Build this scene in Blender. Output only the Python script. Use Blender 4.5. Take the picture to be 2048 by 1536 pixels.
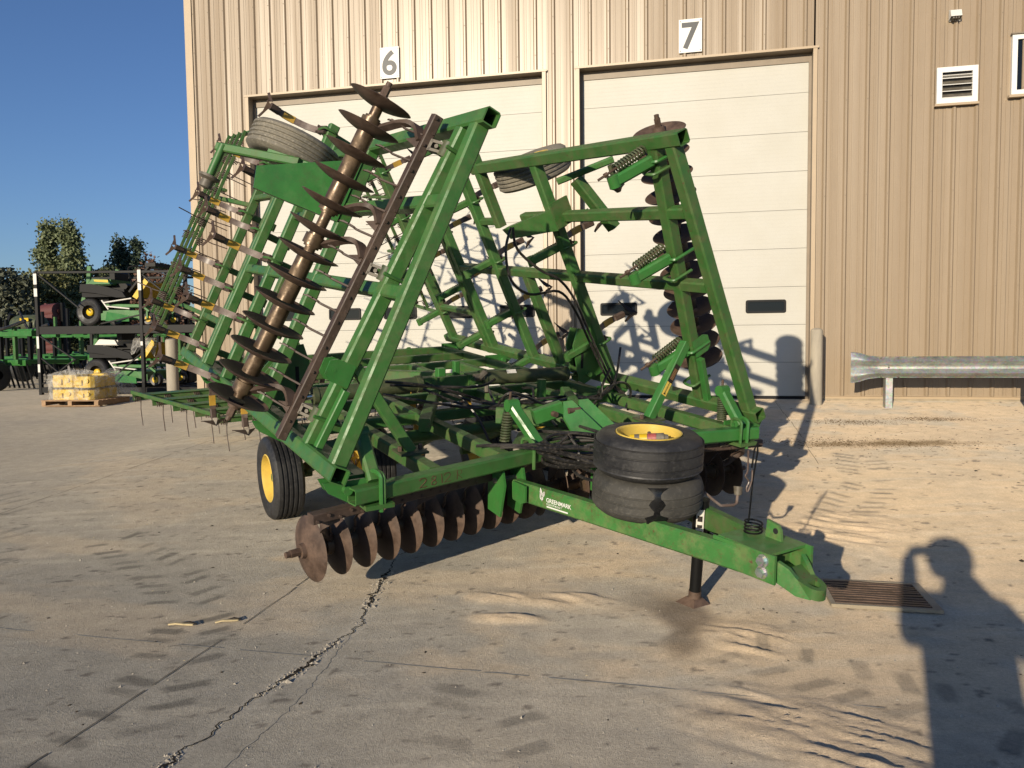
import bpy, math, random
import numpy as np
from mathutils import Vector, Matrix
random.seed(7); rng=np.random.RandomState(7)
for o in list(bpy.data.objects): bpy.data.objects.remove(o)
SC=bpy.context.scene; COL=SC.collection
PI=math.pi

# ------------------------------------------------------------------ camera, sky, sun, exposure
cam=bpy.data.cameras.new('camera'); camo=bpy.data.objects.new('camera',cam); COL.objects.link(camo)
cam.sensor_fit='HORIZONTAL'; cam.sensor_width=36; cam.lens=1560/2048*36; cam.clip_start=.05; cam.clip_end=3000
def cam_axes(pitch,roll,yaw):
    fw=np.array([math.sin(yaw),math.cos(yaw),0]); rt=np.array([math.cos(yaw),-math.sin(yaw),0]); up=np.array([0,0,1.])
    f2=fw*math.cos(pitch)-up*math.sin(pitch); u2=up*math.cos(pitch)+fw*math.sin(pitch)
    return rt*math.cos(roll)-u2*math.sin(roll), u2*math.cos(roll)+rt*math.sin(roll), f2
CR,CU,CF=cam_axes(.0607918,.0113324,-.22054)
CPOS=np.array([9.0322,-13.1419,1.066])
M4=Matrix.Identity(4)
for i in range(3):
    M4[i][0]=CR[i]; M4[i][1]=CU[i]; M4[i][2]=-CF[i]; M4[i][3]=CPOS[i]
camo.matrix_world=M4; SC.camera=camo

LD=Vector((.249,.9374,-.2437)).normalized()
wd=bpy.data.worlds.new('World'); SC.world=wd; wd.use_nodes=True
nt=wd.node_tree; bg=nt.nodes['Background']
sky=nt.nodes.new('ShaderNodeTexSky'); sky.sky_type='NISHITA'; sky.sun_disc=False
sky.sun_elevation=math.asin(-LD.z); sky.sun_rotation=math.atan2(-LD.x,-LD.y)
sky.altitude=200; sky.air_density=1.0; sky.dust_density=.6; sky.ozone_density=2.0
tn=nt.nodes.new('ShaderNodeMix'); tn.data_type='RGBA'; tn.blend_type='MULTIPLY'; tn.inputs[0].default_value=1; tn.inputs[7].default_value=(.80,1.0,1.40,1)
nt.links.new(sky.outputs[0],tn.inputs[6]); nt.links.new(tn.outputs[2],bg.inputs[0]); bg.inputs[1].default_value=.080
sl=bpy.data.lights.new('sun','SUN'); sl.energy=5.0; sl.angle=math.radians(.53); sl.color=(1,.86,.66)
so=bpy.data.objects.new('sun',sl); COL.objects.link(so); so.rotation_euler=LD.to_track_quat('-Z','Y').to_euler()
SC.view_settings.view_transform='Standard'; SC.view_settings.look='None'; SC.view_settings.gamma=1
SC.view_settings.use_curve_mapping=False
SC.view_settings.exposure=.12

# ------------------------------------------------------------------ helpers
def V(*a): return Vector(a if len(a)>1 else a[0])
class MB:
    def __init__(s): s.v=[]; s.f=[]
    def add(s,vs,fs):
        b=len(s.v); s.v+= [tuple(x) for x in vs]; s.f+=[tuple(i+b for i in f) for f in fs]; return s
    def box(s,c,h,ax=None,ch=0):
        c=V(c); X,Y,Z=ax if ax else (V(1,0,0),V(0,1,0),V(0,0,1))
        if ch: return s.bar(c-Z*h[2],c+Z*h[2],2*h[0],2*h[1],Y,ch)
        vs=[c+X*(sx*h[0])+Y*(sy*h[1])+Z*(sz*h[2]) for sx in(-1,1) for sy in(-1,1) for sz in(-1,1)]
        return s.add(vs,[(0,1,3,2),(4,6,7,5),(0,4,5,1),(2,3,7,6),(0,2,6,4),(1,5,7,3)])
    def b2(s,a,b): # axis box by corners
        a,b=V(a),V(b); return s.box((a+b)/2,((b-a)/2))
    def bar(s,p0,p1,w=.1,h=.1,up=(0,0,1),ch=.012,open0=False,open1=False,t=.009,depth=.35):
        p0,p1=V(p0),V(p1); z=(p1-p0).normalized(); up=V(up); x=up.cross(z)
        if x.length<1e-4: x=V(1,0,0).cross(z)
        x.normalize(); y=z.cross(x)
        def ring(p,W,H,c):
            a,b=W/2,H/2
            pts=[(a,b-c),(a-c,b),(-a+c,b),(-a,b-c),(-a,-b+c),(-a+c,-b),(a-c,-b),(a,-b+c)]
            return [p+x*q[0]+y*q[1] for q in pts]
        r0=ring(p0,w,h,ch); r1=ring(p1,w,h,ch); n=8; b=len(s.v)
        s.v+=[tuple(q) for q in r0+r1]
        for i in range(n):
            j=(i+1)%n; s.f.append((b+i,b+j,b+n+j,b+n+i))
        for op,p,off,sg in((open0,p0,0,1),(open1,p1,n,-1)):
            if not op: s.f.append(tuple(b+off+i for i in (range(n-1,-1,-1) if sg==1 else range(n))))
            else:
                c=len(s.v); ri=ring(p,w-2*t,h-2*t,max(ch-t,.003)); rd=ring(p+z*(sg*depth),w-2*t,h-2*t,max(ch-t,.003))
                s.v+=[tuple(q) for q in ri+rd]
                for i in range(n):
                    j=(i+1)%n; s.f.append((b+off+i,c+i,c+j,b+off+j)); s.f.append((c+i,c+n+i,c+n+j,c+j))
                s.f.append(tuple(c+n+i for i in range(n)))
        return s
    def ring(s,p,ax,r,n):
        ax=V(ax).normalized(); x=ax.orthogonal().normalized(); y=ax.cross(x)
        return [V(p)+x*(r*math.cos(2*PI*i/n))+y*(r*math.sin(2*PI*i/n)) for i in range(n)]
    def cyl(s,p0,p1,r0,r1=None,n=12):
        p0,p1=V(p0),V(p1); r1=r0 if r1 is None else r1; b=len(s.v); ax=p1-p0
        s.v+=[tuple(q) for q in s.ring(p0,ax,r0,n)+s.ring(p1,ax,r1,n)]
        for i in range(n): j=(i+1)%n; s.f.append((b+i,b+j,b+n+j,b+n+i))
        s.f.append(tuple(b+i for i in range(n-1,-1,-1))); s.f.append(tuple(b+n+i for i in range(n)))
        return s
    def lathe(s,prof,o=(0,0,0),ax=(0,0,1),n=32,closed=False):
        o=V(o); ax=V(ax).normalized(); b=len(s.v); m=len(prof)
        for r,z in prof: s.v+=[tuple(q) for q in s.ring(o+ax*z,ax,max(r,1e-4),n)]
        for k in range(m if closed else m-1):
            k2=(k+1)%m
            for i in range(n): j=(i+1)%n; s.f.append((b+k*n+i,b+k*n+j,b+k2*n+j,b+k2*n+i))
        return s
    def sweep(s,pts,r,n=6):
        pts=[V(p) for p in pts]; b=len(s.v); m=len(pts); x=None
        for k,p in enumerate(pts):
            t=(pts[min(k+1,m-1)]-pts[max(k-1,0)]).normalized()
            x=t.orthogonal().normalized() if x is None else (x-t*x.dot(t)).normalized()
            y=t.cross(x)
            s.v+=[tuple(p+x*(r*math.cos(2*PI*i/n))+y*(r*math.sin(2*PI*i/n))) for i in range(n)]
        for k in range(m-1):
            for i in range(n): j=(i+1)%n; s.f.append((b+k*n+i,b+k*n+j,b+(k+1)*n+j,b+(k+1)*n+i))
        s.f.append(tuple(b+i for i in range(n-1,-1,-1))); s.f.append(tuple(b+(m-1)*n+i for i in range(n)))
        return s
    def strip(s,pts,w,t,wd):
        pts=[V(p) for p in pts]; wd=V(wd).normalized(); b=len(s.v); m=len(pts)
        ws=w if isinstance(w,(list,tuple)) else [w]*m
        for k,p in enumerate(pts):
            d=(pts[min(k+1,m-1)]-pts[max(k-1,0)]).normalized(); nn=wd.cross(d).normalized()
            for a,c in((-1,-1),(1,-1),(1,1),(-1,1)): s.v.append(tuple(p+wd*(a*ws[k]/2)+nn*(c*t/2)))
        for k in range(m-1):
            for i in range(4): j=(i+1)%4; s.f.append((b+k*4+i,b+k*4+j,b+k*4+4+j,b+k*4+4+i))
        s.f.append((b+3,b+2,b+1,b)); s.f.append(tuple(b+(m-1)*4+i for i in range(4)))
        return s
    def plate(s,poly,o,x,y,t):
        o,x,y=V(o),V(x).normalized(),V(y).normalized(); z=x.cross(y); b=len(s.v); n=len(poly)
        for k in(-1,1): s.v+=[tuple(o+x*p[0]+y*p[1]+z*(k*t/2)) for p in poly]
        s.f.append(tuple(b+i for i in range(n-1,-1,-1))); s.f.append(tuple(b+n+i for i in range(n)))
        for i in range(n): j=(i+1)%n; s.f.append((b+i,b+j,b+n+j,b+n+i))
        return s
    def poly3(s,pts,t):
        pts=[V(p) for p in pts]; nn=(pts[1]-pts[0]).cross(pts[2]-pts[0]).normalized(); n=len(pts); b=len(s.v)
        for k in(-1,1): s.v+=[tuple(p+nn*(k*t/2)) for p in pts]
        s.f.append(tuple(b+i for i in range(n-1,-1,-1))); s.f.append(tuple(b+n+i for i in range(n)))
        for i in range(n): j=(i+1)%n; s.f.append((b+i,b+j,b+n+j,b+n+i))
        return s
    def spring(s,p0,p1,R,r,turns,n=5,k=9):
        p0,p1=V(p0),V(p1); ax=(p1-p0); a=ax.normalized(); x=a.orthogonal().normalized(); y=a.cross(x); N=int(turns*k)
        return s.sweep([p0+ax*(i/N)+x*(R*math.cos(2*PI*i/k))+y*(R*math.sin(2*PI*i/k)) for i in range(N+1)],r,n)
    def ubolt(s,c,ax,dirn,w,L,r): # U around a tube: ax = tube axis, dirn = where legs point
        c,ax,d=V(c),V(ax).normalized(),V(dirn).normalized(); q=ax.cross(d).normalized()
        pts=[c+q*(w/2)+d*L]+[c+q*(w/2)*math.cos(a)-d*(w*.5)-d*(.18*w*math.sin(a)) for a in np.linspace(0,PI,7)]+[c-q*(w/2)+d*L]
        return s.sweep(pts,r,6)
    def mesh(s,name,mat,smooth=True,ang=38):
        me=bpy.data.meshes.new(name); me.from_pydata(s.v,[],s.f); 
        if mat: me.materials.append(mat)
        if smooth:
            me.polygons.foreach_set('use_smooth',[True]*len(me.polygons)); me.set_sharp_from_angle(angle=math.radians(ang))
        me.update(); return me
    def build(s,name,mat,parent=None,**k): return ob(name,s.mesh(name,mat,**k),parent)
def ob(name,data,parent=None,mat=None):
    o=bpy.data.objects.new(name,data); COL.objects.link(o)
    if parent is not None: o.parent=parent
    if mat is not None: o.matrix_local=mat
    return o
def tag(o,label=None,cat=None,group=None,kind=None):
    for k,v in(('label',label),('category',cat),('group',group),('kind',kind)):
        if v: o[k]=v
    return o
def empty(name,loc=(0,0,0),rz=0): 
    o=ob(name,None); o.location=loc; o.rotation_euler=(0,0,rz); return o
def copy_tree(o,parent=None):
    c=o.copy(); COL.objects.link(c)
    if parent is not None: c.parent=parent
    for ch in list(o.children): copy_tree(ch,c)
    return c
def basis(o,x,y,z):
    m=Matrix.Identity(4)
    for i in range(3): m[i][0]=x[i]; m[i][1]=y[i]; m[i][2]=z[i]; m[i][3]=o[i]
    return m
def text_mb(txt,size,off=0,ext=.002,align='CENTER',space=1):
    cu=bpy.data.curves.new('txt','FONT'); cu.body=txt; cu.size=size; cu.extrude=ext; cu.offset=off; cu.align_x=align; cu.align_y='CENTER'; cu.space_character=space; cu.resolution_u=6
    o=bpy.data.objects.new('txt',cu); COL.objects.link(o); dg=bpy.context.evaluated_depsgraph_get(); dg.update()
    me=bpy.data.meshes.new_from_object(o.evaluated_get(dg)); bpy.data.objects.remove(o); return me
def smoothpts(pts,n=8):
    pts=[V(p) for p in pts]; out=[]
    P=[pts[0]]+pts+[pts[-1]]
    for i in range(1,len(P)-2):
        for k in range(n):
            t=k/n; a,b,c,d=P[i-1],P[i],P[i+1],P[i+2]
            out.append(.5*((2*b)+(c-a)*t+(2*a-5*b+4*c-d)*t*t+(3*b-a-3*c+d)*t**3))
    return out+[pts[-1]]

# ------------------------------------------------------------------ materials
class NT:
    def __init__(s,name):
        s.m=bpy.data.materials.new(name); s.m.use_nodes=True; s.t=s.m.node_tree; s.b=s.t.nodes['Principled BSDF']; s.N=s.t.nodes; s.L=s.t.links
    def n(s,ty,**k):
        x=s.N.new('ShaderNode'+ty)
        for a,v in k.items(): setattr(x,a,v)
        return x
    def l(s,a,b): s.L.new(a,b)
    def coord(s,kind='pos',scale=(1,1,1)):
        if kind=='pos': src=s.n('NewGeometry').outputs['Position']
        else: src=s.n('TexCoord').outputs['Object']
        mp=s.n('Mapping'); mp.inputs['Scale'].default_value=scale; s.l(src,mp.inputs[0]); return mp.outputs[0]
    def noise(s,co,scale,detail=5,rough=.6,dist=0):
        x=s.n('TexNoise'); x.inputs['Scale'].default_value=scale; x.inputs['Detail'].default_value=detail; x.inputs['Roughness'].default_value=rough; x.inputs['Distortion'].default_value=dist
        s.l(co,x.inputs['Vector']); return x.outputs['Fac']
    def ramp(s,fac,stops):
        r=s.n('ValToRGB'); e=r.color_ramp.elements
        while len(e)<len(stops): e.new(.5)
        for q,(p,c) in zip(e,stops): q.position=p; q.color=(*c,1) if len(c)==3 else c
        s.l(fac,r.inputs[0]); return r.outputs[0]
    def mix(s,fac,a,b,mode='MIX'):
        m=s.n('Mix',data_type='RGBA',blend_type=mode)
        for v,i in((fac,0),(a,6),(b,7)):
            if hasattr(v,'is_linked') or hasattr(v,'links'): s.l(v,m.inputs[i])
            else: m.inputs[i].default_value=v if i==0 else (*v,1)
        return m.outputs[2]
    def bump(s,h,dist=.01,st=.5):
        b=s.n('Bump'); b.inputs['Distance'].default_value=dist; b.inputs['Strength'].default_value=st; s.l(h,b.inputs['Height']); s.l(b.outputs[0],s.b.inputs['Normal'])
    def fin(s,col=None,rough=.5,metal=0,spec=.5):
        if col is not None:
            if isinstance(col,tuple): s.b.inputs['Base Color'].default_value=(*col,1)
            else: s.l(col,s.b.inputs['Base Color'])
        if isinstance(rough,(int,float)): s.b.inputs['Roughness'].default_value=rough
        else: s.l(rough,s.b.inputs['Roughness'])
        s.b.inputs['Metallic'].default_value=metal; s.b.inputs['Specular IOR Level'].default_value=spec
        return s.m
BW=((0,0,0),(1,1,1))
def st(a,b): return [(a,(0,0,0)),(b,(1,1,1))]
def paint(name,c,fade,dirt,rust,fa=(.45,.62),ra=(.66,.72),rough=.42):
    n=NT(name); co=n.coord()
    f1=n.ramp(n.noise(co,7,9,.74),st(*fa)); f2=n.ramp(n.noise(co,11,9,.78),st(.50,.64)); f3=n.ramp(n.noise(co,24,8,.8),st(*ra)); f4=n.noise(co,60,4,.6)
    c0=n.mix(n.ramp(n.noise(co,5,4,.6),st(.3,.7)),c,tuple(x*.72 for x in c))
    c1=n.mix(f1,c0,fade); c2=n.mix(n.mix(.45,(0,0,0),f2),c1,dirt); c3=n.mix(f3,c2,rust)
    n.bump(f4,.002,.25)
    return n.fin(c3,n.ramp(f1,[(0,(rough,)*3),(1,(.75,)*3)]))
M={}
M['green']=paint('green_paint',(.046,.158,.034),(.072,.148,.040),(.085,.085,.038),(.085,.042,.022),fa=(.44,.66),ra=(.63,.69))
M['green_old']=paint('green_paint_faded',(.046,.140,.031),(.078,.122,.037),(.105,.085,.042),(.095,.045,.022),fa=(.44,.64),ra=(.59,.65))
M['green_new']=paint('green_paint_bright',(.042,.180,.038),(.058,.165,.04),(.06,.10,.035),(.07,.055,.025),fa=(.5,.8),ra=(.69,.76),rough=.34)
M['green_drawbar']=paint('green_paint_chipped',(.055,.195,.045),(.105,.18,.05),(.10,.08,.036),(.11,.055,.028),fa=(.46,.62),ra=(.58,.64),rough=.4)
M['brown']=paint('rusted_frame_steel',(.062,.040,.030),(.085,.057,.043),(.05,.033,.026),(.12,.055,.026),rough=.55)
M['disc']=paint('rusty_disc_steel',(.062,.038,.026),(.125,.080,.056),(.04,.027,.02),(.13,.062,.033),fa=(.38,.62),ra=(.62,.70),rough=.5)
M['spool']=paint('spool_steel',(.12,.082,.05),(.15,.105,.065),(.085,.05,.033),(.14,.07,.04),rough=.30)
M['spool'].node_tree.nodes['Principled BSDF'].inputs['Metallic'].default_value=.45
M['steel']=paint('grey_casting',(.12,.105,.08),(.17,.15,.115),(.085,.065,.048),(.13,.068,.033),rough=.5)
M['shank']=paint('shank_steel',(.12,.085,.068),(.18,.14,.12),(.09,.06,.045),(.16,.085,.05),rough=.38)
M['yellow']=paint('yellow_paint',(.55,.33,.045),(.46,.28,.055),(.35,.23,.07),(.18,.10,.03),fa=(.5,.7),ra=(.68,.74),rough=.4)
M['rimyellow']=paint('rim_yellow_paint',(.72,.52,.10),(.66,.46,.09),(.55,.36,.09),(.25,.13,.05),fa=(.5,.75),ra=(.66,.71),rough=.4)
M['olive']=paint('dull_olive_paint',(.05,.07,.03),(.08,.085,.04),(.06,.055,.035),(.05,.04,.025),rough=.5)
def rubber(name,a,b,fa,rough=.7):
    n=NT(name); co=n.coord('obj'); f=n.ramp(n.noise(co,3.5,6,.65),st(*fa)); g=n.noise(co,40,4,.7)
    c=n.mix(f,a,b); c=n.mix(n.ramp(g,st(.5,.7)),c,tuple(x*1.35 for x in b)); n.bump(g,.003,.3)
    return n.fin(c,n.ramp(f,[(0,(rough-.25,)*3),(1,(rough+.1,)*3)]))
M['tyre']=rubber('black_tyre_rubber',(.016,.016,.017),(.034,.033,.032),(.4,.65))
M['tyre_worn']=rubber('worn_tyre_rubber',(.035,.034,.03),(.06,.056,.047),(.35,.6),.8)
M['tyre_dusty']=rubber('dusty_tyre_rubber',(.12,.11,.085),(.20,.18,.14),(.35,.6),.85)
M['tyre_wet']=rubber('wet_tyre_rubber',(.006,.006,.006),(.010,.010,.010),(.4,.6),.34)
M['hose']=rubber('black_hose_rubber',(.012,.012,.012),(.045,.04,.035),(.45,.7),.55)
def plain(name,c,rough=.5,metal=0,var=.25,scale=20,spec=.5):
    n=NT(name); co=n.coord(); f=n.noise(co,scale,5,.65)
    col=n.mix(n.ramp(f,st(.3,.7)),c,tuple(x*(1-var) for x in c)); n.bump(f,.002,.15); return n.fin(col,rough,metal,spec)
M['black']=plain('black_paint',(.007,.007,.007),.5,spec=.25)
M['blackrough']=plain('black_plastic',(.009,.009,.010),.6,spec=.25)
M['dark']=plain('dark_interior',(.01,.01,.01),.9)
M['white']=plain('white_paint',(.75,.74,.70),.5,var=.08)
M['offwhite']=plain('sticker_white',(.70,.68,.62),.5,var=.15,scale=60)
M['greynum']=plain('number_grey',(.055,.06,.065),.5,var=.3,scale=4)
M['chrome']=plain('chrome_rod',(.6,.6,.6),.15,1,.05)
M['red']=plain('red_print',(.42,.10,.09),.5,var=.5,scale=60)
M['decalblack']=plain('decal_black',(.02,.015,.012),.5)
M['decaltext']=plain('decal_text',(.30,.16,.07),.6)
M['rustpaint']=plain('rust_red_marker',(.11,.035,.02),.8,var=.4,scale=50)
M['trim']=plain('tan_trim_metal',(.43,.33,.215),.4,var=.08,scale=3)
M['jamb']=plain('brown_grey_jamb_metal',(.24,.19,.135),.5,var=.2,scale=5)
M['wood']=plain('pallet_wood',(.42,.27,.15),.8,var=.4,scale=9)
M['skin']=plain('skin',(.5,.3,.22),.6); M['cloth']=plain('dark_cloth',(.05,.055,.07),.9)
M['straw']=plain('dry_straw',(.62,.50,.28),.8,var=.4,scale=30)
M['chaff']=plain('brown_chaff',(.17,.105,.04),.9,var=.6,scale=40)
M['pebble']=plain('pale_pebble',(.45,.40,.32),.9,var=.5,scale=30)
M['leafdark']=plain('dead_leaf',(.05,.035,.02),.9,var=.4,scale=30)
M['castyellow']=plain('yellow_casting',(.70,.46,.012),.4,var=.25,scale=6)
M['glass']=plain('dark_window_glass',(.008,.012,.017),.08,0,.1,2,.22)
M['redrust']=plain('dark_red_paint',(.11,.03,.025),.6)
def siding():
    n=NT('tan_ribbed_siding'); co=n.coord('pos',(1,1,.03)); f=n.noise(co,2.2,2,.4); f2=n.noise(n.coord('pos',(1,1,.25)),9,4,.6); f3=n.noise(n.coord(),70,3,.5)
    col=n.mix(n.ramp(f2,st(.25,.75)),(.305,.235,.158),(.28,.215,.142)); col=n.mix(n.ramp(f3,st(.45,.8)),col,(.265,.20,.13))
    n.bump(f,.10,.35); return n.fin(col,.36,0,.5)
M['siding']=siding()
def doorwhite():
    n=NT('cream_white_door_skin'); co=n.coord(); w=n.n('TexWave',wave_type='BANDS',bands_direction='Z',wave_profile='SAW'); w.inputs['Scale'].default_value=5.1; w.inputs['Distortion'].default_value=0
    n.l(co,w.inputs['Vector']); f=n.noise(co,1.2,4,.6); g=n.noise(co,90,4,.6)
    stripe=n.ramp(w.outputs['Fac'],[(0,(.35,)*3),(.06,(1,)*3)])
    col=n.mix(n.ramp(f,st(.3,.75)),(.495,.485,.435),(.455,.44,.38)); col=n.mix(n.ramp(g,st(.55,.8)),col,(.415,.40,.345)); col=n.mix(.10,col,stripe,'MULTIPLY')
    mm=n.n('Math',operation='ADD'); n.l(stripe,mm.inputs[0]); n.l(g,mm.inputs[1]); n.bump(mm.outputs[0],.003,.35); return n.fin(col,.5,0,.4)
M['door']=doorwhite()
def galv():
    n=NT('galvanised_steel'); co=n.coord(); v=n.n('TexVoronoi'); v.inputs['Scale'].default_value=38; n.l(co,v.inputs['Vector']); f=n.noise(co,5,5,.65)
    col=n.mix(n.ramp(f,st(.35,.7)),(.52,.53,.50),(.30,.31,.28)); col=n.mix(.3,col,v.outputs['Color'],'SOFT_LIGHT'); g=n.noise(n.coord('pos',(.3,1,1)),14,4,.6); n.bump(g,.01,.4)
    return n.fin(col,n.ramp(f,[(0,(.3,)*3),(1,(.6,)*3)]),.75)
M['galv']=galv()
def concrete_post():
    n=NT('weathered_post_paint'); co=n.coord(); f=n.noise(n.coord('pos',(6,6,1)),2,5,.65); g=n.noise(co,30,5,.7)
    col=n.mix(n.ramp(f,st(.3,.7)),(.42,.37,.28),(.28,.25,.20)); 
    col=n.mix(n.ramp(g,st(.68,.75)),col,(.20,.10,.05)); n.bump(g,.004,.3); return n.fin(col,.75)
M['post']=concrete_post()
def foundation():
    n=NT('foundation_concrete'); co=n.coord(); f=n.noise(co,4,6,.7); g=n.noise(co,40,5,.7); col=n.mix(n.ramp(f,st(.3,.7)),(.40,.34,.24),(.24,.20,.14)); n.bump(g,.01,.5); return n.fin(col,.9)
M['found']=foundation()
def film():
    n=NT('clear_plastic_film'); co=n.coord('obj'); f=n.noise(co,6,4,.6,1.5); n.bump(f,.05,1)
    tr=n.n('BsdfTransparent'); mx=n.n('MixShader'); n.fin((.75,.73,.68),.25); fa=n.ramp(f,[(.35,(.06,)*3),(.68,(.42,)*3)])
    n.l(fa,mx.inputs[0]); n.l(tr.outputs[0],mx.inputs[1]); n.l(n.b.outputs[0],mx.inputs[2]); n.l(mx.outputs[0],n.N['Material Output'].inputs[0]); return n.m
M['film']=film()
def leafmat(name,a,b):
    n=NT(name); r=n.n('ObjectInfo'); g=n.noise(n.coord(),.9,4,.7); g2=n.noise(n.coord(),9,2,.7)
    col=n.mix(n.ramp(g,st(.3,.7)),a,b); col=n.mix(n.ramp(g2,st(.4,.7)),col,tuple(x*.6 for x in a))
    n.b.inputs['Transmission Weight'].default_value=0; n.fin(col,.6,0,.3); return n.m
M['bark']=plain('grey_bark',(.16,.13,.10),.9,var=.5,scale=6)
def groundmat():
    n=NT('worn_concrete'); at=n.n('Attribute',attribute_name='tint'); co=n.coord()
    f=n.noise(co,55,6,.7); g=n.noise(co,7,6,.65); h=n.noise(co,230,3,.6); big=n.noise(n.coord('pos',(.6,1.0,1)),1.1,8,.66)
    col=n.mix(1.0,at.outputs['Color'],n.ramp(f,[(.3,(.80,)*3),(.7,(1.10,)*3)]),'MULTIPLY')
    col=n.mix(1.0,col,n.ramp(g,[(.3,(.86,)*3),(.7,(1.10,)*3)]),'MULTIPLY')
    col=n.mix(1.0,col,n.ramp(big,[(.3,(.88,.89,.91)),(.7,(1.09,1.07,1.04))]),'MULTIPLY')
    col=n.mix(1.0,col,n.ramp(h,[(.3,(.80,)*3),(.7,(1.15,)*3)]),'MULTIPLY')
    a=n.n('Math',operation='ADD'); n.l(f,a.inputs[0]); n.l(h,a.inputs[1]); n.bump(a.outputs[0],.012,.6)
    n.b.inputs['Diffuse Roughness'].default_value=1.0; return n.fin(col,.95,0,.15)
M['ground']=groundmat()

# ------------------------------------------------------------------ ground
def sst(a,b,x): t=np.clip((x-a)/(b-a),0,1); return t*t*(3-2*t)
def gz(x,y):
    x=np.asarray(x,float); y=np.asarray(y,float)
    yy=np.maximum(y,-8.3)
    soft=np.where((y>-9.3)&(y<-7.3),(y+9.3)**2/4-1,np.where(y<=-9.3,-1.0,y+8.3))  # smooth bend at y=-8.3
    r1=-.6225+.075*np.minimum(soft,8.3)
    r1=np.where(y<=-9.3,-.6225-.075+.075,r1+0)
    base=np.where(y<-9.3,-.6225,np.where(y<-7.3,-.6225+.075*((y+9.3)**2/4),-.6225+.075*(np.minimum(y,0)+8.3)))
    b2=np.where(y<-9.3,-.6225,np.where(y<-7.3,-.6225+.03*((y+9.3)**2/4),-.6225+.03*(np.minimum(y,4)+8.3)))
    t=sst(.2,3.2,x)
    return base*t+b2*(1-t)
def vnoise(x,y,sx,sy,seed,oct=4,gain=.55):
    out=np.zeros_like(x); amp=1; tot=0
    for o in range(oct):
        r=np.random.RandomState(seed+o); T=r.rand(256,256); u=x*sx*2**o; v=y*sy*2**o
        iu=np.floor(u).astype(int); iv=np.floor(v).astype(int); fu=u-iu; fv=v-iv; fu=fu*fu*(3-2*fu); fv=fv*fv*(3-2*fv)
        a=T[iu%256,iv%256]; b=T[(iu+1)%256,iv%256]; c=T[iu%256,(iv+1)%256]; d=T[(iu+1)%256,(iv+1)%256]
        out+=amp*((a*(1-fu)+b*fu)*(1-fv)+(c*(1-fu)+d*fu)*fv); tot+=amp; amp*=gain
    return out/tot
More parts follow.
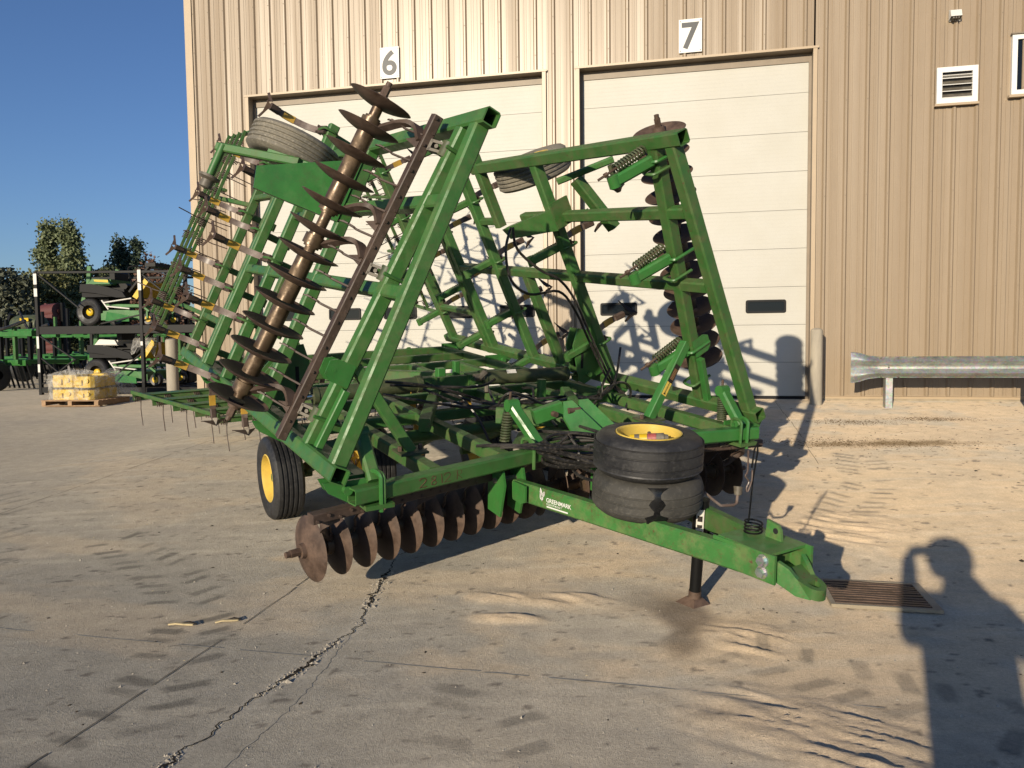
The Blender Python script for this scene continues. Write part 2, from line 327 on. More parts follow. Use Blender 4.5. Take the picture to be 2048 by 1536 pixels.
def build_ground():
    fx=np.arange(1.5,14.2,.022); fy=np.arange(-11.6,-5.4,.02); 
    xs=np.concatenate([[-900,-400,-200,-100,-60,-40,-25,-16],np.arange(-10,1.5,.14),fx,[14.5,15,16,18,22,30,50,100,300,900]])
    ys=np.concatenate([[-300,-100,-50,-30,-20,-16,-14,-13,-12.3],fy,np.arange(-5.4,.0,.035),np.arange(0.,9,.25),[10,12,15,20,26,34,45,60,90,150,300,700,1500]])
    X,Y=np.meshgrid(xs,ys); nx,ny=len(xs),len(ys)
    Z=gz(X,Y); 
    n1=vnoise(X,Y,.7,1.6,11); n2=vnoise(X,Y,3,3,31); n3=vnoise(X+.3*Y,Y,.8,9,51,5); n4=vnoise(X,Y,9,9,71,3); n5=vnoise(X,Y,.25,.35,91,3)
    n6=vnoise(X*.95+Y*.3,-.3*X+Y*.95,.9,9,131,4)
    near=((X>1.4)&(X<14.3)&(Y>-11.7)&(Y<0)).astype(float)
    c=np.ones(X.shape+(3,))*np.array([.49,.43,.335])
    def blend(m,col):
        m=np.clip(m,0,1)[...,None]; c[:]=c*(1-m)+np.array(col)*m
    # cool grey areas front left, painted darker where less sun scatters back; tan dust right / far
    gl=sst(9.8,7.0,X)*(.55+.45*sst(-6.0,-8.5,Y))*sst(1.0,-2.5,Y); blend(.80*gl,(.335,.315,.265)); 
    # dusty sand
    sand=sst(.50,.66,n1*.6+n2*.4+.10*sst(8.6,10.5,X)); blend(.8*sand*sst(6.0,9.5,X),(.61,.48,.325)); blend(.4*sst(.56,.68,n1)*near,(.56,.455,.32))
    blend(.75*sst(9.6,10.8,X)*sst(-7.9,-6.6,Y)*sst(-3.0,-5.0,Y),(.62,.495,.335))
    # pale scuffs and dark rub streaks
    blend(.22*sst(.55,.72,n3)*near*sst(-3.5,-5,Y),(.33,.305,.26)); blend(.28*sst(.58,.74,n6)*near,(.60,.54,.43)); blend(.22*sst(.56,.72,1-n6)*near*sst(-5,-7,Y),(.33,.305,.255))
    # dark spots
    sp=sst(.78,.83,vnoise(X,Y,7,14,201,3))*near; blend(.5*sp,(.17,.15,.12))
    sp=sst(.80,.84,vnoise(X,Y,14,20,221,2))*near; blend(.7*sp,(.14,.12,.10))
    rough=np.zeros_like(X)
    def spot(cx,cy,rx,ry,ang,col,a,edge=.5,rag=.5):
        ca,sa=math.cos(ang),math.sin(ang); u=((X-cx)*ca+(Y-cy)*sa)/rx; v=(-(X-cx)*sa+(Y-cy)*ca)/ry
        d=np.sqrt(u*u+v*v)+rag*(n2-.5)+rag*.6*(n4-.5); m=a*sst(1.05,1.05-edge,d); blend(m,col); return m
    # oil stain round the jack foot
    spot(9.02,-8.45,.22,.42,.3,(.13,.10,.075),.75,.7); spot(9.03,-8.85,.16,.30,-.2,(.15,.115,.08),.65,.7); spot(8.85,-8.25,.3,.3,0,(.20,.165,.125),.5,.8)
    # sand heaps with ruts
    for cx,cy,rx,ry,a in((9.55,-9.75,.75,.36,-.25),(9.35,-8.75,.32,.3,.4),(8.1,-8.35,.6,.16,.1),(9.9,-10.1,.5,.2,-.3),(10.2,-6.6,.8,.5,.6),(8.0,-8.7,.3,.10,.1)):
        m=spot(cx,cy,rx,ry,a,(.60,.475,.325),.8,.7,.7); rut=np.abs(vnoise(X*.93-Y*.35,.35*X+Y*.93,1.6,11,301,3)-.5)*2; Z+=m*(.05*(.5-rut)*(rut<.5)+.014*(n4-.5)+.004)
    spot(6.15,-7.85,.25,.13,.2,(.50,.40,.27),.6); spot(6.55,-8.5,.5,.09,.5,(.46,.40,.31),.5); spot(4.5,-7.9,.35,.10,0,(.52,.45,.35),.5); spot(4.0,-8.1,.3,.14,0,(.52,.45,.35),.5)
    # chaff-dark soil below the frame
    for cx,cy,rx,ry in((10.75,-3.35,.75,.22),(8.1,-4.6,.9,.3),(9.3,-3.8,.8,.3),(11.6,-3.2,.9,.2)): spot(cx,cy,rx,ry,.1,(.17,.12,.06),.75,.9,1.0)
    # tread marks of lugged tyres
    def lugs(path,w,step,a,col=(.135,.125,.105)):
        pts=[np.array(p) for p in path]; L=0
        for k in range(len(pts)-1):
            p,q=pts[k],pts[k+1]; d=q-p; ln=np.hypot(*d); d=d/ln; pr=np.array([-d[1],d[0]])
            for i in range(int(ln/step)):
                for sgn in(-1,1):
                    if rng.rand()<.22: continue
                    o=p+d*(i+.5*(sgn>0)+.12*rng.randn())*step; b=o+pr*sgn*w*.30
                    dirv=(pr*sgn*.9-d*.42); dirv/=np.hypot(*dirv); ang=math.atan2(dirv[1],dirv[0])
                    sel=(np.abs(X-b[0])<w)&(np.abs(Y-b[1])<w)
                    u=((X-b[0])*math.cos(ang)+(Y-b[1])*math.sin(ang))/(w*.27); v=(-(X-b[0])*math.sin(ang)+(Y-b[1])*math.cos(ang))/(step*.21)
                    dd=np.maximum(np.abs(u),np.abs(v))+.55*(n4-.5)+.5*(n2-.5); blend(np.where(sel,(a*(.6+.5*rng.rand()))*sst(1.0,.55,dd),0),col)
    lugs([(4.3,-7.6),(5.4,-8.3),(6.1,-9.0),(6.5,-9.8),(6.75,-10.9)],.46,.20,.68); lugs([(10.9,-3.9),(10.75,-5.2),(10.0,-6.9)],.5,.17,.62); lugs([(8.1,-9.6),(8.5,-11.3)],.5,.24,.55)
    lugs([(12.6,-4.5),(12.0,-6.5),(11.6,-8)],.5,.17,.4); lugs([(9.3,-8.9),(10.4,-9.5),(11.5,-9.6)],.5,.22,.5); lugs([(2.0,-6.5),(3.6,-8.0),(4.2,-9.3)],.5,.22,.35)
    # saw joints of the slab
    
    # running crack
    cr=np.array([(7.0,-11.6),(7.02,-10.53),(7.06,-9.9),(7.16,-9.06),(7.09,-8.6),(6.97,-8.1),(6.93,-7.76),(7.0,-7.2),(6.95,-6.6)]); cx=np.interp(Y,cr[:,1],cr[:,0])+.07*(vnoise(X*0,Y,1,5,401,4)-.5)
    blend(.30*sst(.09,.02,np.abs(X-cx))*(Y<-6.6)*(Y>-11.6),(.50,.46,.38))
    # far asphalt lot and grass verge
    far=sst(8,11,Y)*sst(-2,-4,X); blend(far,(.44,.40,.33)); blend(sst(24,30,Y),(.10,.10,.055))
    me=bpy.data.meshes.new('ground'); nv=nx*ny
    me.vertices.add(nv); me.vertices.foreach_set('co',np.stack([X,Y,Z],-1).astype(np.float32).ravel())
    i=np.arange(nx-1)[None,:]+nx*np.arange(ny-1)[:,None]; q=np.stack([i,i+1,i+nx+1,i+nx],-1).reshape(-1,4)
    nf=len(q); me.loops.add(nf*4); me.loops.foreach_set('vertex_index',q.ravel().astype(np.int32)); me.polygons.add(nf); me.polygons.foreach_set('loop_start',np.arange(0,nf*4,4,dtype=np.int32)); me.polygons.foreach_set('loop_total',np.full(nf,4,dtype=np.int32))
    me.polygons.foreach_set('use_smooth',np.ones(nf,dtype=bool)); me.update(calc_edges=True)
    a=me.attributes.new('tint','FLOAT_COLOR','POINT'); a.data.foreach_set('color',np.concatenate([np.clip(c,0,1),np.ones(X.shape+(1,))],-1).astype(np.float32).ravel())
    me.materials.append(M['ground']); o=ob('ground',me); globals()['GROUND']=o; tag(o,'worn tan concrete yard with joints, cracks and tyre marks','ground',kind='structure')
build_ground()
def G(x,y): return float(gz(x,y))
def flat_line(name,pts,wf,mat,h=.004):
    mb=MB(); n=len(pts)
    for k,(x,y) in enumerate(pts):
        a=pts[max(k-1,0)]; b=pts[min(k+1,n-1)]; d=V(b[0]-a[0],b[1]-a[1],0).normalized(); p=V(-d.y,d.x,0); w1,w2=wf(k),wf(k)
        mb.v+=[tuple(V(x,y,G(x,y)+h)+p*w1),tuple(V(x,y,G(x,y)+h)-p*w2)]
    for k in range(n-1): mb.f.append((2*k,2*k+1,2*k+3,2*k+2))
    return mb.build(name,mat,GROUND,smooth=False)
M['crackdark']=plain('crack_shadow_dirt',(.045,.038,.03),1.0,spec=.05); M['jointdark']=plain('joint_dirt',(.16,.145,.115),1.0,spec=.05); M['jointpale']=plain('joint_dust',(.50,.46,.37),1.0,spec=.05)
rj=random.Random(5)
for xj,y0,y1 in((2.75,-9.5,-.2),(6.47,-11.5,-6.4),(10.42,-4.4,-.1)):
    y=y0
    while y<y1:
        L=rj.uniform(.2,.9); n=max(3,int(L/.12)); flat_line('slab_joint',[(xj+.004*rj.uniform(-1,1)+.012*math.sin(y*1.7),y+L*k/n) for k in range(n+1)],lambda k:.0022+.0025*rj.random(),M['jointdark']); y+=L+rj.choice((.02,.05,.25))
for yj,x0,x1,m in((-6.03,-1,5.4,'jointpale'),(-9.40,4.0,9.2,'jointpale'),(-2.6,0,3.5,'jointdark')):
    x=x0
    while x<x1:
        L=rj.uniform(.2,.8); n=max(3,int(L/.12)); flat_line('slab_joint',[(x+L*k/n,yj-.055*(x-4.5)*(1 if yj==-6.03 else .2)+.004*rj.uniform(-1,1)) for k in range(n+1)],lambda k:(.002+.0035*rj.random())*(1.6 if yj==-6.03 else 1),M[m]); x+=L+rj.choice((.02,.1,.3))
cr=np.array([(7.0,-11.6),(7.02,-10.53),(7.06,-9.9),(7.16,-9.06),(7.09,-8.6),(6.97,-8.1),(6.93,-7.76),(7.0,-7.2),(6.95,-6.6)])
ys=np.arange(-11.6,-6.7,.018); xs_=np.interp(ys,cr[:,1],cr[:,0]); wob=np.cumsum(rng.normal(0,1,len(ys))); wob-=np.interp(ys,ys[::14],wob[::14]); xs_=xs_+.011*wob+.007*rng.normal(0,1,len(ys)); cw=.0035+.010*np.clip(np.sin(ys*5.1)+.6*np.sin(ys*13),0,2)*rng.uniform(.3,1,len(ys))
flat_line('crack',list(zip(xs_,ys)),lambda k:cw[k],M['crackdark'])
xs2=7.25+.03*np.sin(ys*3)+.006*rng.normal(0,1,len(ys)); sel=(ys<-8.9)
flat_line('hairline_crack',[(a+.35*(b+10.5)*-.12,b) for a,b in zip(xs2[sel],ys[sel])][::2],lambda k:.002,M['jointpale'])
CRACK=list(zip(xs_,ys))

# ------------------------------------------------------------------ building
bld=empty('workshop_building',(0,0,0)); tag(bld,'tall tan workshop clad in vertical ribbed metal behind the implement','building')
DO=[(1.22,6.68),(7.28,10.95)]; DT=5.47; WH=9.2; WX=18.3
R1=.3048
def prof(x): # outward depth of the ribbed sheet
    t=(x/R1)%1; d=abs(t-.5)*R1
    if d<.014: return -.032
    if d<.036: return -.032*(1-(d-.014)/.022)
    for c in(.17,.83,):
        e=abs(t-c)*R1
        if e<.012: return -.006
    return 0.
def brk(x0,x1):
    xs={x0,x1}; k0=int(x0/R1)-1
    for k in range(k0,int(x1/R1)+2):
        for c,ds in((.5,(.0139,.036)),(.17,(.0119,.0141)),(.83,(.0119,.0141))):
            for d in ds:
                for s in(-1,1):
                    x=(k+c)*R1+s*d
                    if x0<x<x1: xs.add(x)
    return sorted(xs)
def sheet(x0,x1,z0,z1):
    mb=MB(); xs=brk(x0,x1); 
    if z1-z0<.02 or x1-x0<.02: return
    for x in xs: mb.v+=[(x,prof(x),z0),(x,prof(x),z1)]
    for i in range(len(xs)-1): mb.f.append((2*i,2*i+2,2*i+3,2*i+1))
    mb.build('siding_panel',M['siding'],bld,smooth=False)
x=0
while x<WX-.1:
    x1=min(x+3*R1,WX); cuts=sorted({x,x1}|{e for d in DO for e in d if x<e<x1})
    for a,b in zip(cuts,cuts[1:]):
        mid=(a+b)/2; indoor=any(d[0]<mid<d[1] for d in DO)
        sheet(a+.0015,b-.0015,DT if indoor else .075,WH)
    x=x1
mb=MB()
for y0 in np.arange(0,20,.9144): mb.b2((-.002,y0+.03,-.3),(.03,y0+.9,WH))
mb.build('side_wall',M['siding'],bld)
MB().b2((.03,19.7,-.3),(WX,19.9,WH)).build('rear_wall',M['siding'],bld); MB().b2((WX-.05,.05,-.3),(WX,19.7,WH)).build('end_wall',M['siding'],bld)
MB().b2((-.4,-.5,WH),(WX+.4,20.3,WH+.18)).build('roof',M['trim'],bld)
mb=MB()
for a,b in((0,DO[0][0]-.06),(DO[0][1]+.06,DO[1][0]-.06),(DO[1][1]+.06,WX)): mb.b2((a,-.012,.028),(b,.03,.078)).b2((a,-.04,.070),(b,.02,.074))
mb.build('base_trim',M['trim'],bld)
mb=MB()
for a,b in((-.01,DO[0][0]-.05),(DO[0][1]+.05,DO[1][0]-.05),(DO[1][1]+.05,WX)): mb.b2((a,-.008,-.7),(b,.2,.0275))
mb.b2((-.01,.0,-.7),(0.15,20,-.02)); mb.build('foundation',M['found'],bld)
MB().b2((-.015,-.05,.0),(.012,.10,WH)).b2((.012,-.05,.0),(.13,-.045,WH)).build('corner_trim',M['trim'],bld)
for i,(a,b) in enumerate(DO):
    mb=MB().b2((a-.05,-.042,0),(a+.012,-.036,DT)).b2((b-.012,-.042,0),(b+.05,-.036,DT)); mb.b2((a-.07,-.05,DT),(b+.07,-.036,DT+.035)); mb.build('door_trim',M['trim'],bld)
    MB().b2((a-.02,-.036,-.05),(a+.008,.17,DT+.02)).build('door_jamb',M['jamb'],bld); MB().b2((b-.008,-.036,-.05),(b+.02,.17,DT+.02)).build('door_jamb',M['jamb'],bld)
    MB().b2((a-.02,-.036,DT-.004),(b+.02,.17,DT+.035)).b2((a,.15,DT-.14),(b,.17,DT-.005)).build('door_header',M['jamb'],bld)
    MB().b2((a+.008,.135,-.03),(a+.05,.16,DT-.14)).build('door_seal',M['jamb'],bld); MB().b2((b-.05,.135,-.03),(b-.008,.16,DT-.14)).build('door_seal',M['jamb'],bld)
    MB().b2((a,.3,-.3),(b,.4,DT+.3)).build('door_backing',M['dark'],bld)
mb=MB()
for k in range(0,60):
    for z in(.35,1.75,3.2,4.65,5.75,6.35,7.05):
        x=(k+.5)*R1
        if any(d[0]-.05<x<d[1]+.05 for d in DO) and z<5.6: continue
        mb.cyl((x,-.038,z),(x,-.031,z),.0075,n=6)
mb.build('siding_screws',M['jamb'],bld); bld.children[-1]['kind']='stuff'
# window at the right edge
def rect_frame(mb,x0,x1,z0,z1,w,y0,y1):
    mb.b2((x0,y0,z0),(x0+w,y1,z1)).b2((x1-w,y0,z0),(x1,y1,z1)).b2((x0+w,y0,z0),(x1-w,y1,z0+w)).b2((x0+w,y0,z1-w),(x1-w,y1,z1)); return mb
wi=rect_frame(MB(),13.70,14.70,4.54,5.41,.07,-.06,.01).build('window',M['white'],bld)
MB().b2((13.77,-.02,4.61),(14.63,-.012,5.34)).build('pane',M['glass'],wi); MB().b2((13.66,-.10,4.50),(14.74,-.03,4.538)).build('sill',M['trim'],wi); MB().b2((13.68,-.09,5.412),(14.72,-.03,5.43)).build('drip_cap',M['jamb'],wi)

def door(a,b,wins,label):
    D=empty('overhead_door',((a+b)/2,.17,0)); tag(D,label,'overhead door'); cx=(a+b)/2; z=.0; zs=[.05,.6]+[.6+.6096*k for k in range(1,9)]
    secs=[]
    for z0,z1 in zip(zs,zs[1:]):
        if z0>DT-.1: break
        o=MB().box((0,.02,(z0+z1)/2),((b-a)/2-.0,.02,(z1-z0)/2-.0028),ch=0).build('door_section',M['door'],D); secs.append((z0,z1,o))
    MB().box((0,.02,.02),((b-a)/2,.022,.0295)).build('bottom_seal',M['blackrough'],D)
    sec=secs[2][2]
    for x0,x1 in wins:
        w,h=(x1-x0)/2,.108; pts=[]
        for sx,sz,a0 in((1,1,0),(-1,1,PI/2),(-1,-1,PI),(1,-1,1.5*PI)):
            for t in np.linspace(0,PI/2,5): pts.append((sx*(w-.035)+.035*math.cos(a0+t),sz*(h-.035)+.035*math.sin(a0+t)))
        mb=MB(); o=V((x0+x1)/2-cx,-.006,1.507)
        inner=[(p[0]*.90,p[1]*.70) for p in pts]; n=len(pts)
        f=[o+V(p[0],0,p[1]) for p in pts]; g=[o+V(p[0],-.018,p[1]) for p in [(q[0]*.985,q[1]*.95) for q in pts]]; hh=[o+V(p[0],-.018,p[1]) for p in inner]; k=[o+V(p[0],-.002,p[1]) for p in inner]
        mb.add(f+g+hh+k,[(r*n+i,r*n+(i+1)%n,(r+1)*n+(i+1)%n,(r+1)*n+i) for r in range(3) for i in range(n)])
        wf=mb.build('window',M['blackrough'],sec); MB().add(k,[tuple(range(n))]).build('pane',M['glass'],wf) if False else None
        mb2=MB(); mb2.add([q+V(0,-.001,0) for q in k],[tuple(range(n-1,-1,-1))]); pn=mb2.build('pane',M['glass'],sec,smooth=False)
    # stains of the door skin
    return D
door(DO[0][0],DO[0][1],[(1.55,2.18),(2.62,3.25),(3.69,4.32),(4.78,5.40),(5.84,6.47)],'wide cream sectional overhead door under the number 6')
door(DO[1][0],DO[1][1],[(7.60,8.22),(8.78,9.41),(9.97,10.60)],'narrower cream sectional overhead door under the number 7')
def number(ch,x0,x1,z0,z1,label):
    cx,cz=(x0+x1)/2,(z0+z1)/2; t=empty('number_sign',(cx,-.04,cz)); tag(t,label,'number sign')
    MB().box((0,0,0),((x1-x0)/2,.004,(z1-z0)/2)).build('plate',M['white'],t)
    me=text_mb(ch,(z1-z0)*1.12,.012,.002); me.materials.clear(); me.materials.append(M['greynum'])
    bb=np.array([v.co[:] for v in me.vertices]); c=(bb.max(0)+bb.min(0))/2; sc=(z1-z0)*.80/(bb[:,1].max()-bb[:,1].min())
    sx=(x1-x0)*.76/(bb[:,0].max()-bb[:,0].min())
    o=ob('numeral',me,t); o.matrix_local=Matrix.Translation((0,-.0075,0))@Matrix.Rotation(PI/2,4,'X')@Matrix.Diagonal((sx,sc,1,1))@Matrix.Translation((-c[0],-c[1],0))
    for a in(-1,1):
        for b in(-1,1): MB().cyl((a*((x1-x0)/2-.025),-.004,b*((z1-z0)/2-.03)),(a*((x1-x0)/2-.025),-.009,b*((z1-z0)/2-.03)),.008,n=8).build('screw',M['steel'],t)
number('6',3.80,4.15,5.58,6.11,'white sign reading 6 above the wide left door'); number('7',8.90,9.26,5.57,6.09,'white sign reading 7 above the narrower right door')
# louvre vent and small hood
t=empty('wall_vent',(12.965,-.035,4.745)); tag(t,'square white louvred vent on the siding above the guardrail','wall vent')
rect_frame(MB(),-.28,.28,-.265,.265,.075,-.05,.0).build('vent_frame',M['white'],t); MB().box((0,-.004,0),(.21,.003,.2)).build('backing',M['dark'],t)
for k in range(4):
    z=.13-k*.095; MB().bar((-.203,-.03,z),(.203,-.03,z),.07,.012,(0,-.75,.66) if k else (0,.35,.94),.003).build('louvre_slat',M['offwhite'] if k==0 else M['steel'],t); MB().bar((-.203,-.048,z-.03),(.203,-.048,z-.03),.014,.012,(0,0,1),.003).build('slat_lip',M['white'],t)
MB().b2((-.30,-.055,-.30),(.30,.0,-.268)).build('sill',M['trim'],t)
t=empty('vent_hood',(12.92,-.035,5.775)); tag(t,'small white dryer vent hood high on the siding above the louvred vent','vent hood')
mb=MB(); mb.add([(-.08,0,.08),(.08,0,.08),(.08,0,-.085),(-.08,0,-.085),(-.075,-.07,.05),(.075,-.07,.05),(.075,-.11,-.05),(-.075,-.11,-.05)],[(0,1,5,4),(4,5,6,7),(0,4,7,3),(1,2,6,5),(0,3,2,1)]); mb.build('hood',M['offwhite'],t,smooth=False)
for k in range(3): MB().b2((-.05+k*.036,-.105,-.082),(-.03+k*.036,-.01,-.06)).build('flap',M['steel'],t)

# ------------------------------------------------------------------ bollards, guardrail, drain
def bollard(x,y,h,label,r=.089):
    z=G(x,y); prof_=[(r*1.02,-.3),(r*1.02,.02),(r,.05),(r,h-.05),(r*.93,h-.022),(r*.7,h-.006),(r*.35,h+.004),(0,h+.008)]
    o=MB().lathe(prof_,(0,0,0),(0,0,1),28).build('bollard',M['post']); o.location=(x,y,z); tag(o,label,'bollard','bollards guarding the door jambs')
bollard(10.98,-.42,1.17,'grey steel bollard right of the cream door numbered 7'); bollard(7.18,-.42,1.17,'grey bollard in shade at the left jamb of the door numbered 7')
bollard(6.80,-.42,1.17,'grey bollard in shade at the right jamb of the door numbered 6'); bollard(1.12,-.42,1.17,'grey bollard at the left jamb of the door numbered 6')
bollard(-2.4,2.5,1.4,'pale bollard off the building corner behind the rear harrow',.13)
t=empty('guardrail',(11.4,-.75,G(11.4,-.75))); tag(t,'galvanised guardrail with flared end along the tan wall','guardrail')
def wprof(s,k=1): # W beam section: returns (y,z)
    return [(p[0]*k,p[1]*s) for p in((.0,.156),(.015,.15),(-.055,.105),(-.07,.085),(-.055,.062),(.0,.025),(.008,.0),(.0,-.025),(-.055,-.062),(-.07,-.085),(-.055,-.105),(.015,-.15),(.0,-.156))]
zc=.61
mb=MB(); st_=[]
for x_,s_,k_,cy in((.0,1.44,.25,-.05),(.03,1.46,.3,-.045),(.12,1.38,.5,-.03),(.25,1.12,.8,-.01),(.40,1.0,1,0),(.5,1,1,0)): st_.append([(x_,p[0]+cy,zc+p[1]) for p in wprof(s_,k_)])
for s_ in st_: mb.v+=s_
nn=13
for k in range(len(st_)-1):
    for i in range(nn-1): mb.f.append((k*nn+i,k*nn+i+1,(k+1)*nn+i+1,(k+1)*nn+i))
o=mb.build('flared_end',M['galv'],t)
mb=MB(); 
for x_ in(.38,7.2): mb.v+=[(x_,p[0]-.004,zc+p[1]) for p in wprof(1)]
for i in range(nn-1): mb.f.append((i,i+1,nn+i+1,nn+i))
bm_=mb.build('rail_beam',M['galv'],t)
for x_,z_ in((.42,.13),(.42,-.13),(.66,.13),(.66,-.13),(.53,0)): MB().cyl((x_,-.03 if z_ else -.0,zc+z_),(x_,-.045 if z_ else -.02,zc+z_),.013,n=6).build('bolt',M['steel'],t)
for x_ in(.55,2.45,4.35,6.25):
    MB().bar((x_,.10,-.3),(x_,.10,.76),.10,.15,(0,1,0),.004).build('post',M['galv'],t); 
# trench drain
dr=empty('drain_grate',(10.19,-7.95,G(10.19,-7.95)+.012)); tag(dr,'rusty slotted iron drain grate set in the concrete beside the hitch','drain grate')
MB().box((0,0,-.008),(.275,.235,.006)).build('pit_shade_sheet',M['dark'],dr)  # dark sheet on top of the slab stands for the shade down the drain
rect_frame(MB(),-.3,.3,-.26,.26,.028,-.0,.0)
mb=MB(); 
for a,b in(((-.30,-.26),(-.272,.26)),((.272,-.26),(.32,.26)),((-.272,-.26),(.272,-.232)),((-.272,.232),(.272,.26))): mb.b2((a[0],a[1],-.012),(b[0],b[1],.008))
mb.build('rim',M['found'],dr)
for k in range(10):
    y=-.208+k*.0462; pts=[(xx,y+.005*math.sin(xx*11+k)+.003*random.uniform(-1,1),.004+.002*random.random()) for xx in np.linspace(-.27,.27,10)]
    MB().strip(pts,.022,.01,(0,1,0)).build('grate_bar',M['disc'],dr)

# ------------------------------------------------------------------ folded tillage implement
RM=[[.72888,-.68281,.04999],[.6834,.72124,-.11304],[.04113,.11655,.99233]]; T0=(7.9815,-7.36,-.5499)
imp=ob('folded_tillage_implement',None); mw=Matrix.Identity(4)
for i in range(3):
    for j in range(3): mw[i][j]=RM[i][j]
    mw[i][3]=T0[i]
imp.matrix_world=mw
tag(imp,'large green folding tillage implement with raised wings, rusty disc gangs and a long drawbar','farm implement')
GR,GO,GN=M['green'],M['green_old'],M['green_new']
HA,HB,AL=1.742,.948,math.radians(64.7)
def wv(sg): return V(-sg*math.cos(AL),0,math.sin(AL)),V(sg*math.sin(AL),0,math.cos(AL)),V(sg*HA,0,HB)
def W(sg,d,v,n=0): e,nn,b=wv(sg); return b+e*d+V(0,v,0)+nn*n
def part(name,mb,mat=None,parent=None,**k): return mb.build(name,mat or GR,parent or imp,**k)
# --- main frame
vb=lambda u:-.149-.194*abs(u)
for sg in(-1,1):
    mb=MB().bar((0,vb(0)+.01*sg,.821),(sg*1.68,vb(1.68),.821),.1,.1,open1=True); part('front_beam',mb,GR if sg<0 else GN)
mb=MB().plate([(-.42,0),(.42,0),(.13,.36),(-.13,.36)],(0,-.16,.877),(1,0,0),(0,1,0),.012); part('apex_plate',mb,GO)
for u in(-1.06,-.49,.49,1.06): part('frame_rail',MB().bar((u,vb(u)+.05,.82),(u,3.62,.82),.1,.102,ch=.014),GO)
for u in(-1.53,1.53): part('outer_rail',MB().bar((u,vb(u)+.05,.818),(u,4.93,.818),.1,.098),GO)
for v in(1.25,2.0,2.9,3.68,4.3,4.9): part('cross_beam',MB().bar((-1.48,v,.818),(1.48,v,.818),.094,.092),GR if v<3 else GO)
# hand painted number on the front beam
ang=math.atan(.194); bx=V(1,.194,0).normalized()
strokes={'2':[[(0,.8),(.2,1),(.55,1),(.7,.75),(.55,.5),(0,.02),(.75,.0)]],'8':[[(.4,.55),(.1,.75),(.3,1),(.6,.9),(.5,.6),(.15,.35),(.15,.08),(.45,0),(.65,.25),(.4,.55)]],'1':[[(.3,1),(.35,0)]],'R':[[(.1,0),(.15,1),(.55,.95),(.6,.65),(.2,.5),(.65,0)]]}
for i,(ch,u0) in enumerate(zip('2812R',(-1.235,-1.155,-1.09,-1.05,-.955))):
    for s in strokes[ch]:
        pts=[V(u0,vb(u0)-.0535,.795)+bx*(p[0]*.075)+V(0,0,p[1]*.058) for p in s]
        part('painted_mark',MB().strip(pts,.009,.002,V(0,0,1).cross(bx) if False else (0.0,0,1)) if ch=='1' and False else MB().sweep(pts,.0035,4),M['rustpaint'])
